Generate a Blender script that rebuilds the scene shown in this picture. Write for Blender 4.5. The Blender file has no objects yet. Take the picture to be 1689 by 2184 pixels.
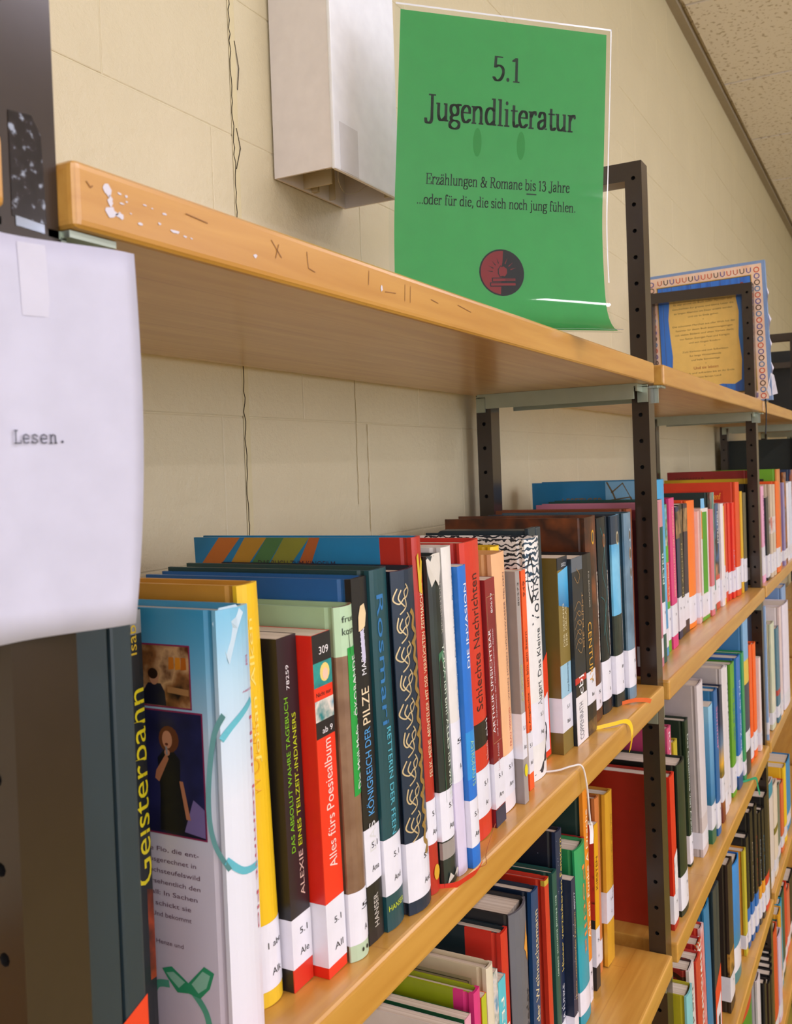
import bpy, bmesh, math, random
from mathutils import Vector, Matrix
random.seed(7)
sc = bpy.context.scene
COL = sc.collection
S = 0.001                                   # all shapes below are written in millimetres

# ---------------------------------------------------------------- camera
cd = bpy.data.cameras.new('camera'); cam = bpy.data.objects.new('camera', cd); COL.objects.link(cam)
yaw, pit, rol = math.radians(28.01), math.radians(1.04), math.radians(2.09)
fw = Vector((math.cos(yaw), math.sin(yaw), 0)); rt = Vector((math.sin(yaw), -math.cos(yaw), 0)); up = Vector((0, 0, 1))
F_ = fw*math.cos(pit) - up*math.sin(pit); U_ = up*math.cos(pit) + fw*math.sin(pit)
R2 = rt*math.cos(rol) - U_*math.sin(rol); U2 = U_*math.cos(rol) + rt*math.sin(rol)
M = Matrix((R2, U2, -F_)).transposed().to_4x4(); M.translation = Vector((0, -.25936, -.11558)); cam.matrix_world = M
cd.sensor_fit = 'VERTICAL'; cd.sensor_height = 36; cd.sensor_width = 36; cd.lens = 2031.6*36/2184
cd.shift_x = -7.05/2184; cd.shift_y = -53.19/2184; cd.clip_start = .01
cd.dof.use_dof = True; cd.dof.focus_distance = .78; cd.dof.aperture_fstop = 24
sc.camera = cam
# ---------------------------------------------------------------- world, lights, exposure
w = bpy.data.worlds.new('world'); sc.world = w; w.use_nodes = True
w.node_tree.nodes['Background'].inputs[0].default_value = (.75, .85, 1, 1); w.node_tree.nodes['Background'].inputs[1].default_value = .6
sc.view_settings.view_transform = 'Standard'; sc.view_settings.look = 'None'; sc.view_settings.gamma = 1
sc.view_settings.exposure = 0.0; sc.view_settings.use_curve_mapping = False
def area(name, loc, rot, sx, sy, power, col):
    l = bpy.data.lights.new(name, 'AREA'); l.shape = 'RECTANGLE'; l.size = sx; l.size_y = sy; l.energy = power; l.color = col
    o = bpy.data.objects.new(name, l); COL.objects.link(o); o.location = loc; o.rotation_euler = rot; return o
R = math.radians
area('window_and_fill_light', (1.35, -3.9, .2), (R(90), 0, 0), 3.6, 1.7, 43, (.84, .85, 1.0))
area('window_and_fill_light', (-2.45, -1.9, .1), (R(90), 0, R(-90)), 2.6, 1.5, 22, (.86, .84, 1.0))  # added fill from the left, brightens the sides facing that way
TUBES = [(-.6, -1.25), (1.22, -1.25), (3.04, -1.25), (-.16, -3.1), (1.9, -3.1), (3.72, -3.1), (-2.1, -2.2)]
for i, (x, y) in enumerate(TUBES):
    area('ceiling_tube_light', (x, y, 1.0), (0, 0, 0), 1.2, .07, 11.5, (.91, .84, 1.0))

# ---------------------------------------------------------------- materials
def lin(h):
    h = h.lstrip('#'); v = [int(h[i:i+2], 16)/255 for i in (0, 2, 4)]
    return tuple((c/12.92 if c <= .04045 else ((c+.055)/1.055)**2.4) for c in v) + (1,)
MC = {}
def mat(h, rough=.38, metal=0, coat=0, bump=0, name=None):
    k = (h, rough, metal, coat, bump)
    if k in MC: return MC[k]
    m = bpy.data.materials.new(name or 'm_'+h.strip('#')); m.use_nodes = True; nt = m.node_tree; b = nt.nodes['Principled BSDF']
    b.inputs['Roughness'].default_value = rough; b.inputs['Metallic'].default_value = metal; b.inputs['Coat Weight'].default_value = coat
    b.inputs['Coat Roughness'].default_value = .12
    c = lin(h)
    tc = nt.nodes.new('ShaderNodeTexCoord'); n = nt.nodes.new('ShaderNodeTexNoise'); n.inputs['Scale'].default_value = 60; n.inputs['Detail'].default_value = 3
    nt.links.new(tc.outputs['Object'], n.inputs['Vector'])
    mx = nt.nodes.new('ShaderNodeMix'); mx.data_type = 'RGBA'; nt.links.new(n.outputs[0], mx.inputs[0])
    mx.inputs[6].default_value = tuple(x*.90 for x in c[:3])+(1,); mx.inputs[7].default_value = tuple(min(1, x*1.08) for x in c[:3])+(1,)
    nt.links.new(mx.outputs[2], b.inputs['Base Color'])
    if bump:
        bp = nt.nodes.new('ShaderNodeBump'); bp.inputs['Strength'].default_value = bump; bp.inputs['Distance'].default_value = .001
        n2 = nt.nodes.new('ShaderNodeTexNoise'); n2.inputs['Scale'].default_value = 260; n2.inputs['Detail'].default_value = 4
        nt.links.new(tc.outputs['Object'], n2.inputs['Vector']); nt.links.new(n2.outputs[0], bp.inputs['Height']); nt.links.new(bp.outputs[0], b.inputs['Normal'])
    MC[k] = m; return m
def book(h): return mat(h, .42, 0, .12)
def printed(cols, scale=25, seed=0., rough=.42, stretch=(1, 1, 1), kind='noise', hard=True):
    k = ('pr', tuple(cols), scale, seed, stretch, kind)
    if k in MC: return MC[k]
    m = bpy.data.materials.new('printed_cover'); m.use_nodes = True; nt = m.node_tree; b = nt.nodes['Principled BSDF']
    b.inputs['Roughness'].default_value = rough; b.inputs['Coat Weight'].default_value = .12; b.inputs['Coat Roughness'].default_value = .12
    tc = nt.nodes.new('ShaderNodeTexCoord'); mp = nt.nodes.new('ShaderNodeMapping'); mp.inputs['Scale'].default_value = stretch; mp.inputs['Location'].default_value = (seed, seed*.7, seed*1.3)
    nt.links.new(tc.outputs['Object'], mp.inputs[0])
    if kind == 'wave':
        n = nt.nodes.new('ShaderNodeTexWave'); n.bands_direction = 'Z'; n.inputs['Scale'].default_value = scale; n.inputs['Distortion'].default_value = 9; n.inputs['Detail'].default_value = 2; n.inputs['Detail Scale'].default_value = 1.6
    elif kind == 'cells':
        n = nt.nodes.new('ShaderNodeTexVoronoi'); n.inputs['Scale'].default_value = scale
    else:
        n = nt.nodes.new('ShaderNodeTexNoise'); n.inputs['Scale'].default_value = scale; n.inputs['Detail'].default_value = 4
    nt.links.new(mp.outputs[0], n.inputs['Vector'])
    r = nt.nodes.new('ShaderNodeValToRGB'); cr = r.color_ramp; cr.interpolation = 'LINEAR'
    lo, hi = (.32, .68) if kind == 'noise' else (.0, .9)
    if kind == 'wave': lo, hi = .3, .62
    while len(cr.elements) < len(cols): cr.elements.new(.5)
    for i, c in enumerate(cols):
        cr.elements[i].position = lo + (hi-lo)*i/max(1, len(cols)-1); 
    for i, c in enumerate(cols): cr.elements[i].color = lin(c)
    nt.links.new(n.outputs[0], r.inputs[0]); nt.links.new(r.outputs[0], b.inputs['Base Color'])
    MC[k] = m; return m
def ramp_z(stops, name='printed_gradient'):
    k = ('rz', tuple(stops))
    if k in MC: return MC[k]
    m = bpy.data.materials.new(name); m.use_nodes = True; nt = m.node_tree; b = nt.nodes['Principled BSDF']
    b.inputs['Roughness'].default_value = .36; b.inputs['Coat Weight'].default_value = .12; b.inputs['Coat Roughness'].default_value = .12
    tc = nt.nodes.new('ShaderNodeTexCoord'); sp = nt.nodes.new('ShaderNodeSeparateXYZ'); nt.links.new(tc.outputs['Object'], sp.inputs[0])
    n = nt.nodes.new('ShaderNodeTexNoise'); n.inputs['Scale'].default_value = 18; nt.links.new(tc.outputs['Object'], n.inputs['Vector'])
    ad = nt.nodes.new('ShaderNodeMath'); ad.operation = 'MULTIPLY_ADD'; nt.links.new(n.outputs[0], ad.inputs[0]); ad.inputs[1].default_value = .03; nt.links.new(sp.outputs[2], ad.inputs[2])
    mr = nt.nodes.new('ShaderNodeMapRange'); nt.links.new(ad.outputs[0], mr.inputs[0]); mr.inputs[1].default_value = 0; mr.inputs[2].default_value = .22
    r = nt.nodes.new('ShaderNodeValToRGB'); cr = r.color_ramp
    while len(cr.elements) < len(stops): cr.elements.new(.5)
    for i, (p, c) in enumerate(stops): cr.elements[i].position = p
    for i, (p, c) in enumerate(stops): cr.elements[i].color = lin(c)
    nt.links.new(mr.outputs[0], r.inputs[0]); nt.links.new(r.outputs[0], b.inputs['Base Color'])
    MC[k] = m; return m
def wood_mat(name, a, c, top=False):
    m = bpy.data.materials.new(name); m.use_nodes = True; nt = m.node_tree; b = nt.nodes['Principled BSDF']
    b.inputs['Roughness'].default_value = .38; b.inputs['Coat Weight'].default_value = .6; b.inputs['Coat Roughness'].default_value = .22
    tc = nt.nodes.new('ShaderNodeTexCoord'); mp = nt.nodes.new('ShaderNodeMapping'); mp.inputs['Scale'].default_value = (2.2, 30, 30)
    nt.links.new(tc.outputs['Object'], mp.inputs[0])
    n = nt.nodes.new('ShaderNodeTexNoise'); n.inputs['Scale'].default_value = 3; n.inputs['Detail'].default_value = 6; n.inputs['Distortion'].default_value = .4; nt.links.new(mp.outputs[0], n.inputs['Vector'])
    # laminated staves: each stave a slightly different tone
    br = nt.nodes.new('ShaderNodeTexBrick'); br.inputs['Scale'].default_value = 1; br.inputs['Mortar Size'].default_value = .0008; br.inputs['Brick Width'].default_value = .42; br.inputs['Row Height'].default_value = .043
    br.inputs['Color1'].default_value = (1, 1, 1, 1); br.inputs['Color2'].default_value = (.93, .91, .87, 1); br.inputs['Mortar'].default_value = (.86, .80, .72, 1)
    nt.links.new(tc.outputs['Object'], br.inputs['Vector'])
    r = nt.nodes.new('ShaderNodeValToRGB'); r.color_ramp.elements[0].position = .35; r.color_ramp.elements[1].position = .68
    r.color_ramp.elements[0].color = lin(a); r.color_ramp.elements[1].color = lin(c); nt.links.new(n.outputs[0], r.inputs[0])
    mu = nt.nodes.new('ShaderNodeMix'); mu.data_type = 'RGBA'; mu.blend_type = 'MULTIPLY'; mu.inputs[0].default_value = .8
    nt.links.new(r.outputs[0], mu.inputs[6]); nt.links.new(br.outputs[0], mu.inputs[7]); nt.links.new(mu.outputs[2], b.inputs['Base Color'])
    bp = nt.nodes.new('ShaderNodeBump'); bp.inputs['Strength'].default_value = .12; bp.inputs['Distance'].default_value = .0006; nt.links.new(n.outputs[0], bp.inputs['Height']); nt.links.new(bp.outputs[0], b.inputs['Normal'])
    return m
M_WOOD = wood_mat('shelf_wood', '#c8903a', '#d8a44c')
def wall_mat(name, c, dirt=.0):
    m = bpy.data.materials.new(name); m.use_nodes = True; nt = m.node_tree; b = nt.nodes['Principled BSDF']; b.inputs['Roughness'].default_value = .42
    tc = nt.nodes.new('ShaderNodeTexCoord'); n = nt.nodes.new('ShaderNodeTexNoise'); n.inputs['Scale'].default_value = 7; n.inputs['Detail'].default_value = 5
    g = nt.nodes.new('ShaderNodeNewGeometry')
    nt.links.new(g.outputs['Position'], n.inputs['Vector'])
    mx = nt.nodes.new('ShaderNodeMix'); mx.data_type = 'RGBA'; nt.links.new(n.outputs[0], mx.inputs[0]); cc = lin(c)
    mx.inputs[6].default_value = tuple(x*.93 for x in cc[:3])+(1,); mx.inputs[7].default_value = tuple(min(1, x*1.05) for x in cc[:3])+(1,)
    nt.links.new(mx.outputs[2], b.inputs['Base Color'])
    n2 = nt.nodes.new('ShaderNodeTexNoise'); n2.inputs['Scale'].default_value = 55; n2.inputs['Detail'].default_value = 6; n2.inputs['Roughness'].default_value = .65; nt.links.new(g.outputs['Position'], n2.inputs['Vector'])
    bp = nt.nodes.new('ShaderNodeBump'); bp.inputs['Strength'].default_value = .5; bp.inputs['Distance'].default_value = .004; nt.links.new(n2.outputs[0], bp.inputs['Height']); nt.links.new(bp.outputs[0], b.inputs['Normal'])
    return m
M_WALL = wall_mat('painted_block', '#d6cba9')
M_CEIL = bpy.data.materials.new('mineral_tile'); M_CEIL.use_nodes = True
nt = M_CEIL.node_tree; b = nt.nodes['Principled BSDF']; b.inputs['Roughness'].default_value = .9
g = nt.nodes.new('ShaderNodeNewGeometry'); v = nt.nodes.new('ShaderNodeTexNoise'); v.inputs['Scale'].default_value = 75; v.inputs['Detail'].default_value = 2
nt.links.new(g.outputs['Position'], v.inputs['Vector']); r = nt.nodes.new('ShaderNodeValToRGB'); r.color_ramp.elements[0].position = .34; r.color_ramp.elements[1].position = .42
r.color_ramp.elements[0].color = lin('#c4b6a4'); r.color_ramp.elements[1].color = lin('#f0e8e0'); nt.links.new(v.outputs[0], r.inputs[0]); nt.links.new(r.outputs[0], b.inputs['Base Color'])
M_POST = mat('#33281f', .22, 0, .1, name='brown_enamel'); M_HOLE = mat('#0b0908', .8)
M_ZINC = mat('#a9b3a4', .36, .75, name='zinc_bracket'); M_PAGE = printed(['#c9bba6', '#e6dccb'], 3, .3, .8, (260, 1, 1)); M_STICK = mat('#e9e8f2', .32, 0, .3, name='sticker_paper')
M_INK = mat('#1d1c20', .5); M_SLATE = mat('#25353c', .42, 0, .08)
def glassy(name, tint=(1, 1, 1, 1), fac=1.0):
    m = bpy.data.materials.new(name); m.use_nodes = True; nt = m.node_tree; nt.nodes.clear(); o = nt.nodes.new('ShaderNodeOutputMaterial')
    t = nt.nodes.new('ShaderNodeBsdfTransparent'); t.inputs[0].default_value = tint; g = nt.nodes.new('ShaderNodeBsdfGlossy'); g.inputs['Roughness'].default_value = .04
    f = nt.nodes.new('ShaderNodeFresnel'); f.inputs[0].default_value = 1.4; mx = nt.nodes.new('ShaderNodeMixShader')
    nt.links.new(f.outputs[0], mx.inputs[0]); nt.links.new(t.outputs[0], mx.inputs[1]); nt.links.new(g.outputs[0], mx.inputs[2]); nt.links.new(mx.outputs[0], o.inputs[0]); return m
M_ACRYL = glassy('clear_acrylic', (.97, .985, .98, 1))
def emis(name, c, s):
    m = bpy.data.materials.new(name); m.use_nodes = True; b = m.node_tree.nodes['Principled BSDF']; b.inputs['Emission Color'].default_value = c; b.inputs['Emission Strength'].default_value = s; return m

# ---------------------------------------------------------------- helpers
def link(name, verts, faces, mats, parent=None, loc=(0, 0, 0), fm=None, smooth=False, scale=S):
    me = bpy.data.meshes.new(name); me.from_pydata([tuple(c*scale for c in v) for v in verts], [], faces)
    for m in (mats if isinstance(mats, (list, tuple)) else [mats]): me.materials.append(m)
    if fm: me.polygons.foreach_set('material_index', fm)
    if smooth: me.polygons.foreach_set('use_smooth', [True]*len(faces))
    me.update(); o = bpy.data.objects.new(name, me); COL.objects.link(o); o.location = [c*S for c in loc]
    if parent: o.parent = parent
    return o
def thing(name, loc, label, cat, group=None):
    o = bpy.data.objects.new(name, None); o.empty_display_size = .02; COL.objects.link(o); o.location = [c*S for c in loc]; tag(o, label, cat, group); return o
def tag(o, label, cat, group=None):
    o['label'] = label; o['category'] = cat
    if group: o['group'] = group
    return o
def struct(o): o['kind'] = 'structure'; return o
def B(x0, y0, z0, x1, y1, z1, V, F):
    n = len(V); V += [(x0, y0, z0), (x1, y0, z0), (x1, y1, z0), (x0, y1, z0), (x0, y0, z1), (x1, y0, z1), (x1, y1, z1), (x0, y1, z1)]
    F += [tuple(n+i for i in f) for f in ((0, 3, 2, 1), (4, 5, 6, 7), (0, 1, 5, 4), (1, 2, 6, 5), (2, 3, 7, 6), (3, 0, 4, 7))]
def box(name, x0, y0, z0, x1, y1, z1, m, parent=None, loc=(0, 0, 0), bev=0, seg=2):
    V, F = [], []; B(x0, y0, z0, x1, y1, z1, V, F)
    if not bev: return link(name, V, F, m, parent, loc)
    bm = bmesh.new(); vs = [bm.verts.new([c*S for c in v]) for v in V]
    for f in F: bm.faces.new([vs[i] for i in f])
    bmesh.ops.bevel(bm, geom=bm.edges[:], offset=bev*S, segments=seg, profile=.6, affect='EDGES')
    me = bpy.data.meshes.new(name); bm.to_mesh(me); bm.free(); me.materials.append(m)
    o = bpy.data.objects.new(name, me); COL.objects.link(o); o.location = [c*S for c in loc]
    if parent: o.parent = parent
    return o
def tube(name, pts, r, m, parent=None, loc=(0, 0, 0), n=8, flat=None):
    V, F = [], []; P = [Vector(p) for p in pts]
    for i, p in enumerate(P):
        t = (P[min(i+1, len(P)-1)]-P[max(i-1, 0)]).normalized(); a = Vector((0, 0, 1)) if abs(t.z) < .9 else Vector((1, 0, 0))
        u = t.cross(a).normalized(); v = t.cross(u).normalized()
        for k in range(n):
            an = 2*math.pi*k/n; V.append(tuple(p+u*math.cos(an)*r+v*math.sin(an)*r))
    for i in range(len(P)-1):
        for k in range(n): F.append((i*n+k, i*n+(k+1) % n, (i+1)*n+(k+1) % n, (i+1)*n+k))
    F.append(tuple(range(n))[::-1]); F.append(tuple((len(P)-1)*n+k for k in range(n)))
    return link(name, V, F, m, parent, loc, smooth=True)
def smooth_pts(pts, k=6):
    if len(pts) < 3: return pts
    out = []; P = [pts[0]]+list(pts)+[pts[-1]]; d = len(pts[0])
    for i in range(1, len(P)-2):
        for j in range(k):
            t = j/k; out.append(tuple(.5*((2*P[i][a])+(-P[i-1][a]+P[i+1][a])*t+(2*P[i-1][a]-5*P[i][a]+4*P[i+1][a]-P[i+2][a])*t*t+(-P[i-1][a]+3*P[i][a]-3*P[i+1][a]+P[i+2][a])*t**3) for a in range(d)))
    return out+[tuple(pts[-1])]
TC = {}
def text2d(s):
    """built-in font outline as flat triangles: verts (x, y), faces, width, cap height = 1"""
    if s in TC: return TC[s]
    cu = bpy.data.curves.new('t', 'FONT'); cu.body = s; cu.size = 1; cu.resolution_u = 3
    o = bpy.data.objects.new('t', cu); me = bpy.data.meshes.new_from_object(o)
    v = [(p.co.x, p.co.y) for p in me.vertices]; f = [tuple(p.vertices) for p in me.polygons]
    x0 = min(p[0] for p in v) if v else 0; x1 = max(p[0] for p in v) if v else 1
    v = [((p[0]-x0)/.72, p[1]/.72) for p in v]; w = (x1-x0)/.72
    bpy.data.objects.remove(o); bpy.data.curves.remove(cu); bpy.data.meshes.remove(me)
    TC[s] = (v, f, w); return TC[s]
# broad-nib serif alphabet for the printed sign; y: base 0, x-height .47, capital .70
G_ = {
 'J': (.46, [('c', [(.30, .68), (.30, .2), (.29, -.02), (.2, -.1), (.08, -.08), (.05, .02)]), ('s', .16, .44, .70)]),
 'E': (.62, [('l', [(.14, .7), (.14, 0)]), ('s', .03, .54, .7), ('s', .03, .56, 0), ('s', .14, .42, .37), ('l', [(.54, .7), (.54, .55)]), ('l', [(.56, 0), (.57, .16)]), ('l', [(.42, .45), (.42, .28)])]),
 'R': (.66, [('l', [(.14, .7), (.14, 0)]), ('s', .03, .3, .7), ('s', .03, .26, 0), ('c', [(.14, .7), (.34, .7), (.47, .62), (.46, .45), (.34, .37), (.14, .36)]), ('c', [(.3, .37), (.45, .12), (.6, .0)]), ('s', .52, .66, 0)]),
 'L': (.56, [('l', [(.14, .7), (.14, 0)]), ('s', .03, .28, .7), ('s', .03, .5, 0), ('l', [(.5, 0), (.52, .18)])]),
 'u': (.54, [('c', [(.11, .47), (.11, .14), (.18, .01), (.3, .02), (.41, .12)]), ('l', [(.41, .47), (.41, 0)]), ('s', .01, .13, .47), ('s', .32, .43, .47), ('s', .41, .51, .0)]),
 'g': (.48, [('c', [(.22, .48), (.09, .43), (.07, .3), (.14, .19), (.24, .17), (.35, .23), (.36, .37), (.29, .46), (.22, .48)]), ('c', [(.16, .18), (.08, .1), (.14, .03), (.32, .02), (.42, -.05), (.38, -.17), (.22, -.21), (.06, -.16), (.05, -.05), (.14, .02)]), ('c', [(.33, .44), (.4, .49), (.46, .48)])]),
 'e': (.44, [('s', .08, .37, .28), ('c', [(.37, .28), (.35, .42), (.22, .48), (.09, .38), (.06, .22), (.12, .05), (.24, .0), (.38, .09)])]),
 'n': (.56, [('l', [(.11, .47), (.11, 0)]), ('c', [(.12, .36), (.22, .46), (.34, .47), (.41, .36), (.41, 0)]), ('s', .01, .13, .47), ('s', .02, .21, 0), ('s', .32, .51, 0)]),
 'd': (.54, [('l', [(.4, .74), (.4, 0)]), ('s', .3, .42, .74), ('s', .4, .5, 0), ('c', [(.4, .4), (.28, .48), (.12, .42), (.06, .24), (.1, .06), (.24, .0), (.4, .1)])]),
 'l': (.28, [('l', [(.12, .74), (.12, 0)]), ('s', .02, .14, .74), ('s', .02, .24, 0)]),
 'i': (.28, [('l', [(.12, .47), (.12, 0)]), ('s', .02, .14, .47), ('s', .02, .24, 0), ('d', .12, .66)]),
 't': (.33, [('l', [(.14, .6), (.14, .14)]), ('c', [(.14, .14), (.17, .02), (.25, .0), (.32, .06)]), ('s', .02, .3, .46)]),
 'r': (.4, [('l', [(.11, .47), (.11, 0)]), ('s', .01, .13, .47), ('s', .02, .24, 0), ('c', [(.12, .32), (.2, .45), (.3, .49)]), ('d', .32, .43)]),
 'a': (.46, [('c', [(.08, .36), (.14, .47), (.26, .48), (.33, .38), (.33, .08)]), ('c', [(.33, .28), (.16, .23), (.06, .15), (.08, .03), (.19, .0), (.33, .1)]), ('s', .33, .43, .01), ('d', .09, .37)]),
 'z': (.42, [('s', .06, .36, .46), ('s', .05, .37, .0), ('l', [(.34, .45), (.07, .01)]), ('l', [(.06, .46), (.06, .34)]), ('l', [(.37, 0), (.37, .12)])]),
 'h': (.56, [('l', [(.11, .74), (.11, 0)]), ('s', .01, .13, .74), ('c', [(.12, .36), (.22, .46), (.34, .47), (.41, .36), (.41, 0)]), ('s', .02, .21, 0), ('s', .32, .51, 0)]),
 'o': (.5, [('c', [(.24, .48), (.1, .42), (.05, .24), (.1, .06), (.24, -.01), (.38, .06), (.43, .24), (.38, .42), (.24, .48)])]),
 'm': (.84, [('l', [(.11, .47), (.11, 0)]), ('c', [(.12, .36), (.22, .46), (.34, .47), (.4, .36), (.4, 0)]), ('c', [(.41, .36), (.51, .46), (.63, .47), (.69, .36), (.69, 0)]), ('s', .01, .13, .47), ('s', .02, .21, 0), ('s', .31, .5, 0), ('s', .6, .79, 0)]),
 'b': (.52, [('l', [(.11, .74), (.11, 0)]), ('s', .01, .13, .74), ('c', [(.11, .38), (.24, .48), (.38, .42), (.45, .24), (.38, .06), (.24, -.01), (.11, .06)])]),
 's': (.38, [('c', [(.31, .38), (.22, .48), (.1, .45), (.08, .33), (.2, .25), (.32, .17), (.31, .04), (.18, -.01), (.06, .08)])]),
 'f': (.32, [('c', [(.3, .68), (.22, .75), (.13, .68), (.12, .5), (.12, 0)]), ('s', .02, .26, .46), ('s', .02, .24, 0), ('d', .3, .68)]),
 'c': (.42, [('c', [(.35, .37), (.26, .48), (.12, .43), (.06, .24), (.12, .05), (.24, .0), (.37, .09)]), ('d', .34, .37)]),
 'j': (.28, [('c', [(.14, .47), (.14, .0), (.12, -.16), (.02, -.2)]), ('s', .03, .16, .47), ('d', .14, .66)]),
 '1': (.4, [('l', [(.2, .68), (.2, 0)]), ('l', [(.08, .6), (.2, .68)]), ('s', .08, .32, 0)]),
 '3': (.46, [('c', [(.07, .56), (.14, .67), (.28, .67), (.34, .54), (.27, .4), (.17, .38)]), ('c', [(.2, .38), (.34, .34), (.4, .18), (.3, .02), (.15, -.01), (.05, .1)])]),
 '5': (.46, [('s', .12, .38, .68), ('l', [(.12, .68), (.1, .38)]), ('c', [(.1, .38), (.24, .44), (.38, .36), (.4, .2), (.3, .03), (.15, -.01), (.05, .08)])]),
 '&': (.72, [('c', [(.62, .4), (.5, .12), (.3, -.01), (.12, .04), (.08, .2), (.24, .36), (.38, .48), (.36, .64), (.24, .69), (.16, .58), (.2, .44), (.4, .2), (.64, .0)]), ('s', .5, .7, .42)]),
 '.': (.24, [('d', .12, .04)]), ',': (.24, [('d', .12, .04), ('l', [(.13, .03), (.08, -.12)])]),
}
G_['\u00e4'] = (G_['a'][0], G_['a'][1]+[('d', .14, .64), ('d', .3, .64)])
G_['\u00fc'] = (G_['u'][0], G_['u'][1]+[('d', .17, .64), ('d', .35, .64)])
def serif2d(s, wide=.085, thin=.032):
    V, F = [], []; X = 0
    def hull(a, b, w, h):
        pts = [(p[0]+dx*w/2, p[1]+dy*h/2) for p in (a, b) for dx in (-1, 1) for dy in (-1, 1)]; pts = sorted(set(pts))
        def half(ps):
            o = []
            for p in ps:
                while len(o) > 1 and (o[-1][0]-o[-2][0])*(p[1]-o[-2][1])-(o[-1][1]-o[-2][1])*(p[0]-o[-2][0]) <= 0: o.pop()
                o.append(p)
            return o
        h_ = half(pts)[:-1]+half(pts[::-1])[:-1]; n = len(V); V.extend(h_); F.append(tuple(range(n, n+len(h_))))
    for ch in s:
        if ch == ' ': X += .27; continue
        adv, st = G_[ch]
        for q in st:
            if q[0] == 's': hull((X+q[1], q[3]), (X+q[2], q[3]), .01, thin)
            elif q[0] == 'd': 
                n = len(V); V.extend([(X+q[1]+.062*math.cos(a*math.pi/4), q[2]+.062*math.sin(a*math.pi/4)) for a in range(8)]); F.append(tuple(range(n, n+8)))
            else:
                P = smooth_pts(q[1], 4) if q[0] == 'c' else q[1]
                for a, b_ in zip(P, P[1:]): hull((X+a[0], a[1]), (X+b_[0], b_[1]), wide, thin)
        X += adv
    return V, F, X
def strokes2d(lines, w):
    """flat ribbons of width w along polylines"""
    V, F = [], []
    for P in lines:
        n = len(V)
        for i, p in enumerate(P):
            a = P[max(i-1, 0)]; b_ = P[min(i+1, len(P)-1)]; dx, dy = b_[0]-a[0], b_[1]-a[1]; L = math.hypot(dx, dy) or 1
            V += [(p[0]-dy/L*w/2, p[1]+dx/L*w/2), (p[0]+dy/L*w/2, p[1]-dx/L*w/2)]
        for i in range(len(P)-1): F.append((n+2*i, n+2*i+2, n+2*i+3, n+2*i+1))
    return V, F
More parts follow.
